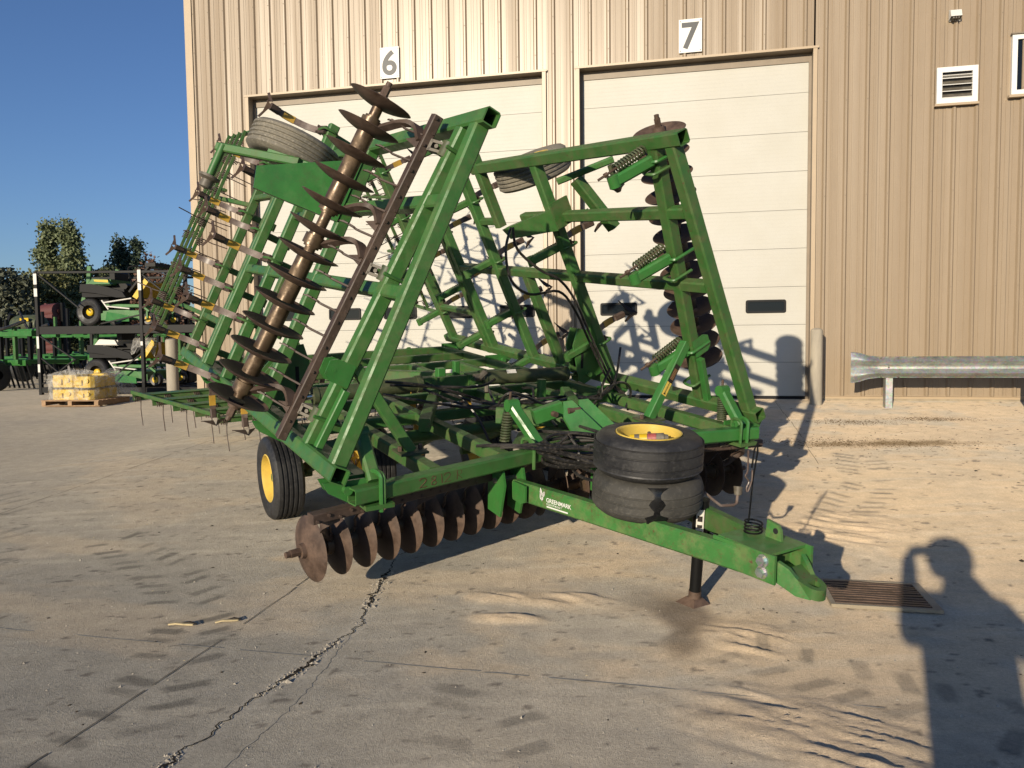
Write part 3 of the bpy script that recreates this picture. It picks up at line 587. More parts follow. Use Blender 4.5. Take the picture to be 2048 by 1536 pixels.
# gang builder (generic frame: beam point, rear r, down n)
def disc_mesh():
    R=.212; R0=(R*R+.05**2)/(2*.05); pr=[]
    for r in np.linspace(.03,R,9): pr.append((r,R0-math.sqrt(R0*R0-r*r)))
    top=[(r,z+.006) for r,z in pr]; top[-1]=(R-.006,pr[-1][1]+.004)
    return MB().lathe(pr+top[::-1],n=40,closed=True).mesh('disc_blade',M['disc'],ang=30)
DISC=disc_mesh()
def gang(pf,t,r,n,s0,s1,nd,arms,flip,cast,bolt_ends):
    """pf(s): point on the beam; t along beam; n away from frame; r rearward"""
    ax=lambda s:pf(s)+n*.434+r*.42; br=lambda s:pf(s)+n*.14+r*.17
    t=(ax(s1)-ax(s0)).normalized()
    bar=part('gang_bar',MB().bar(br(s0-.12),br(s1+.05),.075,.062,up=n,ch=.006),M['brown'])
    for k in range(26):
        s=s0-.08+(s1-s0+.1)*k/25; q=br(s); sd=-r.cross(t).cross(t) 
        part('bolt',MB().cyl(q-r*.037+n*(.014 if k%2 else -.012),q-r*.049+n*(.014 if k%2 else -.012),.011,n=6),M['brown'],bar)
    ss=np.linspace(s0,s1,nd)
    for i,s in enumerate(ss):
        z=t*(flip); x=z.orthogonal().normalized(); y=z.cross(x)
        ob('disc_blade',DISC,bar,basis(ax(s)-z*.03,x,y,z))
        if i<nd-1:
            a,b=ax(s)+t*.02,ax(ss[i+1])-t*.02; near=any(s<q<ss[i+1] for q in arms)
            part('spool',MB().cyl(a,b,.036 if near else .058,n=18),M['spool'],bar)
    for s,dr in((s0,-1),(s1,1)): 
        q=ax(s); part('axle_end',MB().cyl(q,q+t*dr*.055,.055,.045,16).cyl(q+t*dr*.05,q+t*dr*.12,.027,n=6).cyl(q+t*dr*.12,q+t*dr*.15,.02,n=12),M['disc'],bar)
    for s in arms:
        q=ax(s); b=br(s)
        part('bearing',MB().cyl(q-t*.035,q+t*.035,.068,n=16).cyl(q-t*.05,q+t*.05,.052,n=16),M['spool'],bar)
        p=[q-t*.02, q+(b-q)*.20+t*.0, q+(b-q)*.50+t*.075, q+(b-q)*.76+t*.085, b+n*.02+t*.0]
        part('hanger_arm',MB().strip(smoothpts(p,4),[.05]*4+[.058]*6+[.07]*7,.03,r.cross(t)),M['brown'],bar)
        part('gusset',MB().poly3([b+n*.03-t*.05,b+n*.03+t*.03,q+(b-q)*.55-n*.05],.014),M['brown'],bar)
    for s in cast:
        b=br(s); p=pf(s); m=(b+p)/2; d=(b-p).normalized(); w=t.cross(d).normalized()
        mb=MB()
        for k in(-1,1): mb.box(m+t*k*.028,(.009,.034,.052),(t,w,d)); 
        mb.box(m+d*.048,(.038,.034,.010),(t,w,d)).box(m-d*.048,(.038,.036,.012),(t,w,d)).cyl(m-w*.04,m+w*.04,.014,n=10)
        cl=part('gang_clamp',mb,M['steel'])
        part('bracket_cap',MB().cyl(p+d*.052-t*.05,p+d*.052+t*.05,.045,n=12),M['olive'],cl)
        part('u_bolt',MB().ubolt(p-n*.035,t,n,.125,.12,.0125),GR,cl)
    for i,s in enumerate(ss[:-1]):
        s2=s+(ss[1]-ss[0])*.45; b=br(s2)+n*.03; q=ax(s2); e=q+(b-q)*.33+t*(.03*flip)
        part('scraper',MB().sweep(smoothpts([b,b+(e-b)*.35+r*.05+n*.02,b+(e-b)*.62+r*.02,e],4),.0085,5).strip([b+(e-b)*.85,e+(q-e)*.18],.026,.008,r),M['brown'],bar)
# cushion arm with coil spring standing on a beam
def cushion(base,top,side,mat=GR,coil=True,sbase=None,stop=None):
    base,top,side=V(base),V(top),V(side).normalized(); d=(top-base).normalized(); w=side.cross(d)
    c=part('cushion_arm',MB().bar(base,top,.085,.075,up=w,ch=.014),mat)
    part('arm_cap',MB().cyl(top-side*.043,top+side*.043,.045,n=14),mat,c)
    if coil:
        a=V(sbase); b=V(stop) if stop is not None else top; dd=(b-a).normalized(); part('coil_spring',MB().spring(a,b-dd*.03,.034,.0085,11),M['olive'],c); part('threaded_rod',MB().cyl(a,b+dd*.12,.010,n=8).cyl(b+dd*.035,b+dd*.06,.020,n=6),M['disc'],c)
    return c
LATR=V(1,0,0)
for sg in(-1,1):
    pf=lambda s,sg=sg:V(sg*s,vb(s),.821)
    t=V(sg,-.194,0).normalized()
    gang(pf,t,V(0,1,0),V(0,0,-1),.10,1.84,11,(.28,1.0,1.70),-1,(.30,1.5),True)
    for u in((1.52,) if sg<0 else (1.56,)):
        b=V(sg*u,vb(u)+.02,.875); cushion(b,b+V(0,.22,.25),(1,0,0),GN if sg>0 else GR,not(sg<0 and u>1),b+V(0,.21,-.0),b+V(0,.22,.22)); part('u_bolt',MB().ubolt(V(sg*u,vb(u),.86),t,(0,0,-1),.125,.15,.014),GN)
        p=V(sg*u,vb(u),.745); part('saddle',MB().box(p,(.09,.075,.014)),GO)
# big centre lift bracket with two cheek plates
for k,u in enumerate((.06,.20)):
    part('lift_cheek',MB().poly3([(u-.02,-.13,1.16),(u+.06,-.13,1.16),(u+.22,-.32,.95),(u+.22,-.32,.87),(u+.05,-.24,.86),(u-.02,-.13,1.05)],.016),GN)
part('lift_link',MB().bar((-.16,-.05,1.05),(.05,-.1,1.11),.08,.11,ch=.01),GN); part('pin',MB().cyl((.06,-.17,1.10),(.16,-.17,1.10),.022,n=10).cyl((-.05,-.14,1.085),(-.05,-.18,1.085),.022,n=8),M['disc'])
cushion((-.20,-.2,.875),(-.30,.02,1.14),(1,0,0),GN,True,(-.34,.05,.87),(-.32,.03,1.12))
# --- hinge brackets and base tubes, wings
shank_rows=[]
for sg in(-1,1):
    e,nn,b0=wv(sg); mA=GR if sg<0 else GO
    part('hinge_tube',MB().bar(W(sg,0,-.46),W(sg,0,5.25),.104,.104,up=nn,ch=.013,open0=True),GR if sg<0 else GO)
    for v in(-.40,1.3,3.6,4.85):
        part('hinge_bracket',MB().poly3([(sg*1.50,v,.90),(sg*1.50,v,.76),(sg*1.64,v,.74),(sg*1.80,v,.84),(sg*1.83,v,.905),(sg*1.66,v,.90)],.018).poly3([(sg*1.50,v+.09,.90),(sg*1.50,v+.09,.76),(sg*1.64,v+.09,.74),(sg*1.80,v+.09,.84),(sg*1.83,v+.09,.905),(sg*1.66,v+.09,.90)],.018).cyl((sg*1.69,v-.05,.85),(sg*1.69,v+.14,.85),.028,n=12),GN)
    part('end_tube',MB().bar(W(sg,2.298,-.47),W(sg,2.298,2.62),.104,.104,up=nn,ch=.013,open0=True),mA)
    part('wing_post',MB().bar(W(sg,.05,-.351),W(sg,2.25,-.351),.1,.1,up=nn),mA)
    vB=lambda d:.2-.16*d
    part('wing_gang_beam',MB().bar(W(sg,.05,vB(.05)),W(sg,2.25,vB(2.25)),.1,.1,up=nn),mA)
    part('wing_crossbar',MB().bar(W(sg,1.75,-.30),W(sg,1.75,2.0),.09,.088,up=nn),mA); part('wing_crossbar',MB().bar(W(sg,1.14,-.30),W(sg,1.14,3.95),.09,.088,up=nn),mA)
    for d,v0,v1 in((2.0,3.9,5.0),(1.72,2.5,2.9),(.5,3.9,5.0)): part('wing_crossbar',MB().bar(W(sg,d,v0),W(sg,d,v1),.07,.07,up=nn),GO)
    for v,d0,d1,m in((1.47,.05,2.25,GR),(2.36,.05,1.10,GO),(2.52,1.66,2.46,GO),(2.93,.05,2.68,GR),(3.88,.05,2.08,GR),(4.0,-.05,2.04,GO),(5.03,-.1,2.5,GO)): part('tool_bar',MB().bar(W(sg,d0,v),W(sg,d1,v),.098,.098,up=nn,ch=.011),m)
    # gang
    t=(W(sg,1,vB(1))-W(sg,0,vB(0))).normalized()
    gang(lambda s,sg=sg:W(sg,s,vB(s)),t,V(0,1,0),nn,.12,2.24,13,(.22,1.28,1.52,2.10),1,(.24,1.24,2.10),True)
    if sg>0:
        for d in(2.18,1.40,.55): 
            p=W(sg,d,vB(d)); top=p-nn*.36+V(0,.10,0)-e*.03; cushion(p-nn*.06,top,e,GN,True,p-nn*.05+e*.085+V(0,.06,0),top+e*.075)
            part('u_bolt',MB().ubolt(p+nn*.01,t,nn,.135,.13,.014),GN)
    # keyhole plates and transport brace
    for k in(-1,1):
        q=W(sg,.55,vB(.55)+k*.058); pl=[(-.075,-.06),(.075,-.06),(.075,.07),(.05,.115),(-.04,.115),(-.075,.07)]
        part('keyhole_plate',MB().plate([(a,b+.03) for a,b in pl],q,e,nn,.012).cyl(q+nn*.095-V(0,.008,0),q+nn*.095+V(0,.008,0),.014,n=10),GN)
    br0=W(sg,.62,vB(.55),-.05); br1=V(sg*1.06,.10,.885)
    bc=part('transport_brace',MB().bar(br0,br1,.075,.075,up=(0,-1,0),ch=.006),GN if sg>0 else GR)
    part('foot_plate',MB().box(br1-V(0,0,.006),(.10,.09,.008)),M['olive'],bc)
    for a in(-1,1): part('bolt',MB().cyl(br1+V(a*.075,.0,0),br1+V(a*.075,0,.035),.016,n=6),M['disc'],bc)
    part('short_strut',MB().bar(W(sg,.46,vB(.46)-.10,-.02),W(sg,.04,vB(.04)-.10,-.02),.06,.05,up=nn,ch=.006),GN)
    # warning sticker on the brace
    if sg>0:
        d=(br0-br1).normalized(); fx=V(0,-1,0); fx=(fx-d*fx.dot(d)).normalized(); sd=d.cross(fx); o=br1+d*.28+fx*.0395
        dc=part('warning_sticker',MB().box(o+d*.0,(.026,.06,.001),(sd,d,fx)),M['rimyellow'],bc)
        MB().box(o+d*.14+fx*.0008,(.026,.082,.0012),(sd,d,fx)).build('caution_panel',M['decalblack'],bc)
        for r_ in range(9): MB().box(o+d*(.09+.011*r_)+fx*.0022,(.019,.003,.0006),(sd,d,fx)).build('print_line',M['decaltext'],bc)
        MB().add([o-d*.05+sd*.0+fx*.002+sd*.013,o-d*.05-sd*.013+fx*.002,o-d*.026+fx*.002],[(0,1,2),(2,1,0)]).build('warning_triangle',M['decalblack'],bc)
        me=text_mb('WARNING',.02,.0003,.0004); me.materials.clear(); me.materials.append(M['decalblack']); ob('warning_text',me,bc,basis(o+d*.018+fx*.002,d,-sd if (-sd).cross(d).dot(fx)<0 else sd,fx))
    # lug plates for the fold cylinder
    for v in(1.56,1.68):
        pl=[(1.31,1.29),(1.36,1.46),(1.50,1.44),(1.72,1.20),(1.80,1.06),(1.62,.98),(1.46,.90),(1.40,.93)]
        lp=part('lug_plate',MB().poly3([(sg*u,v,w) for u,w in pl],.018),GR); MB().box((sg*1.42,v-.0105,1.17),(.014,.002,.11)).build('slot',M['dark'],lp)
    part('pin',MB().cyl((sg*1.49,1.50,1.0),(sg*1.49,1.74,1.0),.026,n=12),GR)
    cyl=part('fold_cylinder',MB().cyl((sg*.34,1.62,1.035),(sg*1.26,1.62,1.01),.066,n=22).cyl((sg*.30,1.62,1.036),(sg*.35,1.62,1.035),.076,n=22).cyl((sg*1.24,1.62,1.01),(sg*1.28,1.62,1.009),.074,n=22),M['olive'])
    part('cylinder_rod',MB().cyl((sg*1.27,1.62,1.009),(sg*1.48,1.62,1.0),.028,n=14),M['chrome'],cyl); part('clevis',MB().box((sg*.24,1.62,1.04),(.08,.05,.05)).cyl((sg*.2,1.54,1.04),(sg*.2,1.70,1.04),.03,n=10),GO,cyl)
    if sg>0: MB().box((sg*.62,1.578,1.085),(.05,.002,.02),(V(1,0,-.027),V(0,.8,-.6),V(0,.6,.8))).build('worn_label',M['offwhite'],cyl)
    # gauge wheel with bracket
    c=W(sg,2.11,2.2,.40)
    pr=[(.20,-.105),(.30,-.125),(.36,-.115),(.385,-.09)]
    for z in(-.058,-.02,.02,.058): pr+=[(.386,z-.011),(.374,z-.006),(.374,z+.006),(.386,z+.011)]
    pr+=[(.385,.09),(.36,.115),(.30,.125),(.20,.105)]
    tw=part('gauge_wheel',MB().lathe(pr,c,e,56),M['tyre_dusty'])
    part('wheel_rim',MB().lathe([(.21,-.11),(.20,-.10),(.18,-.03),(.10,-.02),(.06,-.03),(.03,-.03)],c,e,36).lathe([(.21,.11),(.20,.10),(.18,-.0),(.10,-.0),(.06,.02),(.03,.02)],c,e,36),M['rimyellow'],tw)
    part('hub',MB().cyl(c-e*.16,c+e*.09,.05,n=16),M['steel'],tw)
    a0=W(sg,1.92,1.50,.05); a1=W(sg,1.72,2.15,.62)
    if sg<0:
        part('wheel_bracket',MB().poly3([W(sg,2.16,1.44,.05),W(sg,1.62,1.44,.05),W(sg,1.58,1.56,.70),W(sg,1.74,1.56,.74)],.06),GN)
        part('wheel_arm',MB().bar(W(sg,1.96,1.75,.42),W(sg,1.86,2.3,.95),.06,.07,up=e,ch=.01),GR)
        sp=W(sg,1.84,2.25,.92); part('spindle',MB().cyl(sp+e*.05,sp-e*.26,.034,n=14),GR); part('spindle_hub',MB().lathe([(.03,0),(.085,.01),(.085,.03),(.05,.05),(.05,.11),(.02,.12)],sp-e*.22,-e,20),M['steel'])
        part('wheel_arm',MB().bar(W(sg,1.96,1.7,.30),W(sg,1.96,2.0,.62),.05,.08,up=e,ch=.01),GN)
    else:
        o=W(sg,1.72,1.40,-.02); part('wheel_bracket',MB().poly3([W(sg,1.86,1.30,-.06),W(sg,1.66,1.30,-.06),W(sg,1.60,2.1,-.12),W(sg,1.70,2.2,-.12)],.11),GR); part('bracket_plate',MB().box(W(sg,1.80,1.27,-.03),(.12,.012,.10),(e,V(0,1,0),nn)),GO)
        part('wheel_arm',MB().bar(W(sg,2.02,1.2,.18),W(sg,1.5,1.05,.30),.12,.09,up=nn),GO); part('wheel_arm',MB().bar(W(sg,2.06,1.30,.05),W(sg,2.08,.95,.45),.05,.06,up=e),GR)
        sp=W(sg,2.04,.98,.42); part('spindle',MB().cyl(sp,sp-e*.20,.028,n=12),M['olive']); part('spindle_hub',MB().lathe([(.03,0),(.07,.01),(.07,.03),(.04,.05),(.02,.08)],sp-e*.17,-e,16),M['steel'])
# --- shanks
def shank_set():
    pth=smoothpts([(0,.02,.065),(0,.13,.085),(0,.235,.17),(0,.285,.30),(0,.285,.42),(0,.26,.53)],5); n=len(pth)
    S=MB().strip(pth,.062,.016,(1,0,0)).mesh('shank',M['shank']); 
    Bn=MB().strip(pth[int(n*.58):int(n*.84)],.067,.022,(1,0,0)).mesh('paint_band',M['yellow'])
    p,q=pth[-1],pth[-5]; d=(p-q).normalized()
    Ft=MB().bar(p-d*.07,p+d*.03,.05,.068,up=(1,0,0),ch=.012).mesh('shank_foot',M['brown'])
    sw=MB()
    for s in(-1,1): sw.add([tuple(p+V(*a)) for a in((0,-.16,.10),(s*.02,-.10,.045),(s*.13,.07,.075),(s*.12,.10,.085),(s*.03,-.04,.06),(0,-.12,.095))]+[tuple(p+V(*a)+V(0,.0,-.008)) for a in((0,-.16,.10),(s*.02,-.10,.045),(s*.13,.07,.075),(s*.12,.10,.085),(s*.03,-.04,.06),(0,-.12,.095))],[(0,1,2,3,4,5),(11,10,9,8,7,6)]+[(i,(i+1)%6,6+(i+1)%6,6+i) for i in range(6)])
    Sw=sw.mesh('sweep',M['brown'])
    Cl=MB().bar((0,.07,.06),(0,.115,-.33),.085,.07,up=(1,0,0),ch=.012).cyl((-.045,.117,-.33),(.045,.117,-.33),.037,n=12).mesh('shank_clamp',GR)
    Sp=MB().spring((0,.17,.02),(0,.185,-.27),.024,.006,12,4,7).mesh('coil_spring',M['olive'])
    Cp=MB().bar((0,-.02,.066),(0,.12,.092),.075,.03,up=(0,0,1),ch=.005).cyl((-.03,.11,.06),(-.03,.11,.12),.012,n=6).cyl((.03,.11,.06),(.03,.11,.12),.012,n=6).mesh('shank_cap',M['brown'])
    U=MB().ubolt((0,0,.03),(1,0,0),(0,1,0),.135,.11,.012).mesh('u_bolt',GR)
    return S,Bn,Ft,Sw,Cl,Sp,Cp,U
SS=shank_set()
def shank(o,x,y,z,cl=True):
    m=basis(o,x,y,z); s=ob('shank',SS[0],imp,m)
    for k,nm in((1,'paint_band'),(2,'shank_foot'),(3,'sweep'),(6,'shank_cap')): ob(nm,SS[k],s)
    if not cl: return
    c=ob('shank_clamp',SS[4],imp,m); ob('coil_spring',SS[5],c); ob('u_bolt',SS[7],c)
for sg in(-1,1):
    e,nn,b0=wv(sg)
    x=e if e.cross(V(0,1,0)).dot(nn)>0 else -e
    for v,ds in((5.03,(2.42,1.79,1.10,.42)),(4.0,(1.56,.87,.19)),(2.93,(2.60,1.95,1.25,.62,-.0)),(1.47,(1.45,.42))):
        for d in ds:
            if sg<0 and v<2: continue
            shank(W(sg,d,v),x,V(0,1,0),nn)
for v,us in((4.3,(-1.58,-.95,-.3,.35,1.0)),(3.68,(-1.36,-.65,.0,.65,1.3)),(2.9,(-1.2,.3,1.0)),(2.0,(-.75,-.05,.7)),(1.25,(-.35,1.2))):
    for u in us: shank(V(u,v,.818),V(-1,0,0),V(0,1,0),V(0,0,-1),False)
# --- tine harrows
TN=MB().sweep([V(-.045+.09*k/32,.034*math.cos(k*2*PI/8),.034*math.sin(k*2*PI/8)-.034) for k in range(33)]+[V(.045,.034,-.06),V(.034,.015,-.18),V(.038,-.01,-.30),V(.04,-.045,-.41)],.0068,5).mesh('spring_tine',M['brown'])
def harrow(pf,x,y,z,nb,dv,stag,len0,n_t,mat,fold=False):
    for k in range(nb):
        a,b=pf(0+stag*k,k*dv),pf(len0+stag*k,k*dv)
        hb=part('harrow_bar',MB().bar(a+y*(.015 if fold else .04),b+y*(.015 if fold else .04),.03 if fold else .15,.010,up=z,ch=.003).bar(a-z*(.018 if fold else .035),b-z*(.018 if fold else .035),.010,.036 if fold else .075,up=z,ch=.002),mat)
        for i in range(n_t):
            f=(i+.15+.35*((k*3)%4)/4)/n_t; p=a+(b-a)*f-z*.02; r=random.uniform(-.12,.12)
            a_=random.choice((.2,.35,1.3,2.2)) if fold else 0; yy=(y+x*r).normalized(); zz=(z+y*random.uniform(-.08,.08)).normalized(); ob('spring_tine',TN,hb,basis(p,x,yy,zz) if not fold else (lambda zz_,xx_:basis(p,xx_,zz_.cross(xx_),zz_))((-y*math.cos(a_)+z*math.sin(a_)*random.choice((-1,-1,-1,1))).normalized(),x))
    for f in(0,.36,.70,1.0):
        part('harrow_rail',MB().bar(pf(len0*f,-.05)+z*.035,pf(len0*f+stag*(nb-1),dv*(nb-1)+.08)+z*.035,.035,.05,up=z,ch=.004),mat)
harrow(lambda s,v:V(-1.42+s,5.2+v,.11),V(1,0,0),V(0,1,0),V(0,0,1),5,.49,-.195,3.5,9,GO)
for u in(-1.0,1.0): part('harrow_arm',MB().bar((u,4.9,.80),(u,5.35,.20),.06,.06,ch=.006),GR); part('harrow_arm',MB().bar((u,4.9,.86),(u,6.6,.20),.05,.05,ch=.006),GO)
for sg in(-1,1):
    e,nn,b0=wv(sg)
    harrow(lambda s,v,sg=sg:W(sg,.18+s,5.62+v,.30),e,V(0,1,0),-nn,4,.36,.02,2.6,12,M['green_old'],True)
    for d in(.5,1.9): part('harrow_arm',MB().bar(W(sg,d,5.03,.02),W(sg,d,5.8,.27),.05,.05,up=nn,ch=.006),GO)
# --- transport wheels and rockshaft
pr=[(.205,-.11),(.29,-.135),(.345,-.125),(.368,-.10)]
for z in(-.06,-.02,.02,.06): pr+=[(.370,z-.010),(.360,z-.006),(.360,z+.006),(.370,z+.010)]
pr+=[(.368,.10),(.345,.125),(.29,.135),(.205,.11)]
for u in(-1.46,-.62,.62,1.46):
    c=V(u,2.08,.215); tw=part('transport_wheel',MB().lathe(pr,c,(1,0,0),56),M['tyre'])
    s=-1 if u<0 else 1
    part('wheel_rim',MB().lathe([(.215,s*.112),(.205,s*.118),(.198,s*.10),(.185,s*.02),(.16,-s*.0),(.10,s*.01),(.055,s*.03),(.0,s*.035)],c,(1,0,0),40).lathe([(.215,-s*.112),(.2,-s*.1),(.18,-s*.01),(.1,-s*.01)],c,(1,0,0),30),M['rimyellow'],tw)
    hub=part('hub',MB().cyl(c+V(s*.02,0,0),c+V(s*.075,0,0),.042,.036,16),GR,tw)
    for k in range(6): a=k*PI/3; q=c+V(s*.012,.10*math.cos(a),.10*math.sin(a)); part('wheel_nut',MB().cyl(q,q+V(s*.02,0,0),.013,n=6),M['rimyellow'],tw)
    part('wheel_leg',MB().bar((u-s*.24,1.15,.70),(u-s*.24,2.08,.26),.07,.10,ch=.01).cyl((u-s*.28,2.08,.215),(u,2.08,.215),.035,n=12),GO)
part('rockshaft',MB().cyl((-1.45,1.1,.70),(1.45,1.1,.70),.055,n=18),GO)
# --- centre mast and small brackets
part('mast',MB().bar((-.02,1.80,.86),(-.02,1.80,1.13),.08,.08,up=(0,1,0),ch=.008),GN); part('mast',MB().bar((.22,1.95,.86),(.22,1.95,1.16),.06,.06,up=(0,1,0),ch=.008),GN)
part('cylinder_base',MB().box((0,1.62,1.03),(.18,.03,.05)).box((0,1.62,.92),(.10,.04,.07)),GO)
part('fitting_block',MB().cyl((.33,1.56,1.10),(.25,1.54,1.05),.03,n=8).cyl((.33,1.54,1.0),(.31,1.5,.92),.022,n=8).cyl((.30,1.56,1.06),(.20,1.55,1.06),.035,n=8),M['steel'])
part('storage_bar',MB().bar((-.75,.55,.93),(-.2,1.55,.93),.09,.1,ch=.01),GO); part('storage_bar',MB().bar((.55,.35,.91),(.98,1.2,.91),.09,.12,ch=.01),GR); part('storage_bar',MB().bar((-.45,2.95,.93),(.25,2.3,.95),.11,.1,ch=.01),GO)
part('link_arm',MB().bar((.45,.15,.92),(-.1,.6,.93),.05,.13,ch=.008),GO); part('stub_post',MB().bar((.75,1.25,.86),(.75,1.25,1.05),.07,.07,up=(0,1,0)),GR)
# --- hydraulic hoses
hz=[[(.43,1.3,2.42),(.38,1.3,2.22),(.44,1.3,1.96),(.64,1.3,1.83),(.95,1.3,1.85),(1.14,1.3,1.67),(1.31,1.3,1.38),(1.55,1.28,.97),(1.70,1.2,.80)],
[(.42,1.25,2.42),(.47,1.25,2.23),(.71,1.25,2.05),(.92,1.25,1.96),(1.1,1.25,1.77),(1.32,1.25,1.38),(1.56,1.25,.98),(1.72,1.2,.80),(1.66,1.1,.70)],
[(1.62,1.2,1.3),(1.40,1.0,1.0),(1.15,.9,.90),(1.25,.8,1.04),(1.42,.85,1.02),(1.52,.9,.92),(1.47,.9,.78)],[(1.5,1.2,1.1),(1.30,1.05,.98),(1.18,.9,.95),(1.1,.8,.92)]]
hz+=[[(-.8,1.2,1.16),(-.54,1.2,1.12),(-.26,1.2,1.05),(.08,1.2,.93),(.3,.9,.88),(.45,.5,.90),(.3,.2,.93)],[(-.7,1.35,1.10),(-.22,1.25,1.06),(.08,1.2,1.05),(.28,1.3,1.08)],
[(-.9,1.0,1.10),(-.45,.9,1.0),(-.09,.9,.93),(.36,.9,.95),(.77,.9,.95),(1.1,.9,.92),(1.4,1.1,.95)],[(-.02,.7,1.0),(.02,.6,1.10),(.17,.6,1.06),(.36,.6,.98),(.67,.6,.95),(.94,.7,.90),(1.3,1.1,.93)],
[(.33,1.5,.95),(.36,1.4,.78),(.30,1.2,.75),(.2,1.0,.88),(.1,.6,.92)],[(-.3,1.5,1.06),(-.1,1.2,.96),(.15,.8,.93),(.3,.4,.92),(.25,.1,.93)],[(-.35,1.45,1.02),(-.15,1.1,.93),(.1,.75,.92),(.2,.4,.95),(.15,.1,.92)],
[(.7,1.5,.93),(.62,1.2,.98),(.55,1.0,.90),(.8,.8,.95),(1.05,.75,.93)],[(-.1,1.3,1.0),(0,1.1,.80),(.03,.95,.62),(.05,.9,.5)],[(.5,1.55,.95),(.55,1.3,.9),(.45,1.2,.87),(.5,1.0,.9),(.75,.9,.93)]]
# lines running over the beam into the coil and on to the stacked wheels
hz+=[[(-.47,-.12,.88),(-.40,-.22,.90),(-.25,-.42,.90),(-.02,-.72,.84),(.16,-.95,.78)],[(-.44,-.15,.885),(-.28,-.30,.92),(-.05,-.62,.93),(.10,-.90,.90)],[(-.2,.1,.93),(-.05,-.2,.96),(.1,-.45,.98),(.15,-.80,.98)],[(.3,.2,.93),(.15,-.1,.98),(.12,-.45,1.0),(.12,-.85,1.02)],[(-.6,.0,.88),(-.45,-.14,.90),(-.3,-.26,.89),(-.1,-.5,.80),(.15,-.9,.70)],
[(-.05,-.35,.78),(-.02,-.42,.70),(.05,-.55,.68),(.2,-.75,.72)]]
for k in range(7):
    z=.80+.025*k; ru,rv=.30+.02*(k%3),.13+.015*(k%2); cu,cv=.02+.02*math.sin(k*2.1),-.47+.02*math.cos(k*1.7)
    hz.append([(cu+ru*math.cos(a)*.80-rv*math.sin(a)*.6,cv-ru*math.cos(a)*.60-rv*math.sin(a)*.8,z+.02*math.sin(2*a+k)) for a in np.linspace(.3*k,.3*k+2*PI*.97,14)])
hz.append([(-.1,-.40,.98),(-.16,-.36,.9),(-.14,-.40,.80),(-.06,-.45,.76),(-.02,-.42,.88),(-.07,-.37,.99),(.03,-.5,1.0)])
for p in hz: part('hydraulic_hose',MB().sweep(smoothpts(p,5),.0125,6),M['hose'])
# --- drawbar
rl=[]
for sg in(-1,1):
    rl.append(part('drawbar_rail',MB().bar((sg*.43,-.27,.62),(sg*.10,-2.12,.70),.075,.135,ch=.012),M['green_drawbar'] if sg<0 else GO))
    for du in(-.085,.075): part('drawbar_hanger',MB().poly3([(sg*.45+du,-.07,.74),(sg*.45+du,-.27,.76),(sg*.45+du,-.30,.66),(sg*.45+du,-.24,.42),(sg*.45+du,-.07,.43)],.016),GN)
    part('hanger_bolt',MB().cyl((sg*.45-.11,-.18,.67),(sg*.45+.10,-.18,.67),.02,n=6),M['steel']); part('rail_gusset',MB().poly3([(sg*.43-.04*1,-.30,.69),(sg*.43-.04,-.46,.695),(sg*.43-.04,-.46,.58),(sg*.43-.04,-.40,.555),(sg*.43-.04,-.30,.56)],.014),GN)
d=(V(-.10,-2.12,.70)-V(-.43,-.27,.62)).normalized(); out=V(-1,0,0); out=(out-d*out.dot(d)).normalized(); upv=out.cross(d); upv=upv if upv.z>0 else -upv
lo=V(-.43,-.27,.62)+d*.28+out*.0385
def decal(txt,size,dx,dz,off=0,sp=1):
    me=text_mb(txt,size,off,.0004,'LEFT',sp); me.materials.clear(); me.materials.append(M['white']); return ob('dealer_print',me,rl[0],basis(lo+d*dx+upv*dz,d,upv,out))
decal('GREENMARK',.040,.062,.000,.0005,.98); decal('EQUIPMENT',.019,.066,-.026,.0002,1.5); MB().box(lo+d*.165-upv*.043,(.098,.0045,.0005),(d,upv,out)).build('dealer_print',M['white'],rl[0])
for cx,cz,r1,r2,an in((.012,.046,.012,.027,.10),(.037,.034,.012,.024,-.40),(.008,.012,.008,.022,.2),(.026,.004,.008,.020,-.3)):
    pts=[]; 
    for a in np.linspace(0,2*PI,12,endpoint=False):
        q=(r1*math.cos(a)*(1-.5*max(0,math.sin(a))),r2*math.sin(a)); pts.append(lo+d*(cx+q[0]*math.cos(an)+q[1]*math.sin(-an))+upv*(cz+q[0]*math.sin(an)+q[1]*math.cos(an))+out*.0006)
    MB().add(pts,[tuple(range(12)),tuple(range(11,-1,-1))]).build('dealer_logo',M['white'],rl[0],smooth=False)
# hitch head
part('hitch_head',MB().poly3([(-.145,-1.88,.775),(-.145,-2.22,.785),(.145,-2.22,.785),(.145,-1.88,.775)],.014).poly3([(-.145,-1.95,.64),(-.145,-2.25,.655),(.145,-2.25,.655),(.145,-1.95,.64)],.014).bar((-.15,-1.86,.70),(-.135,-2.26,.72),.016,.15,ch=.003).bar((.15,-1.86,.70),(.135,-2.26,.72),.016,.15,ch=.003).box((0,-2.1,.71),(.13,.012,.06)),M['green_drawbar'])
for sg in(-1,1):
    for w_ in(.75,.69): part('hitch_bolt',MB().cyl((sg*.14,-2.19,w_),(sg*.172,-2.19,w_),.026,n=6).cyl((sg*.14,-2.19,w_),(sg*.152,-2.19,w_),.034,n=16),M['galv'])
    part('clevis_cheek',MB().poly3([(sg*.092,-2.24,.755),(sg*.092,-2.24,.645),(sg*.065,-2.34,.607),(sg*.042,-2.41,.61),(sg*.042,-2.37,.655),(sg*.068,-2.29,.73)],.026),M['green_drawbar'])
ring_o=[(.06*math.cos(a),-2.385+.06*math.sin(a)) for a in np.linspace(PI,2*PI,9)]+[(.075,-2.25),(-.075,-2.25)]
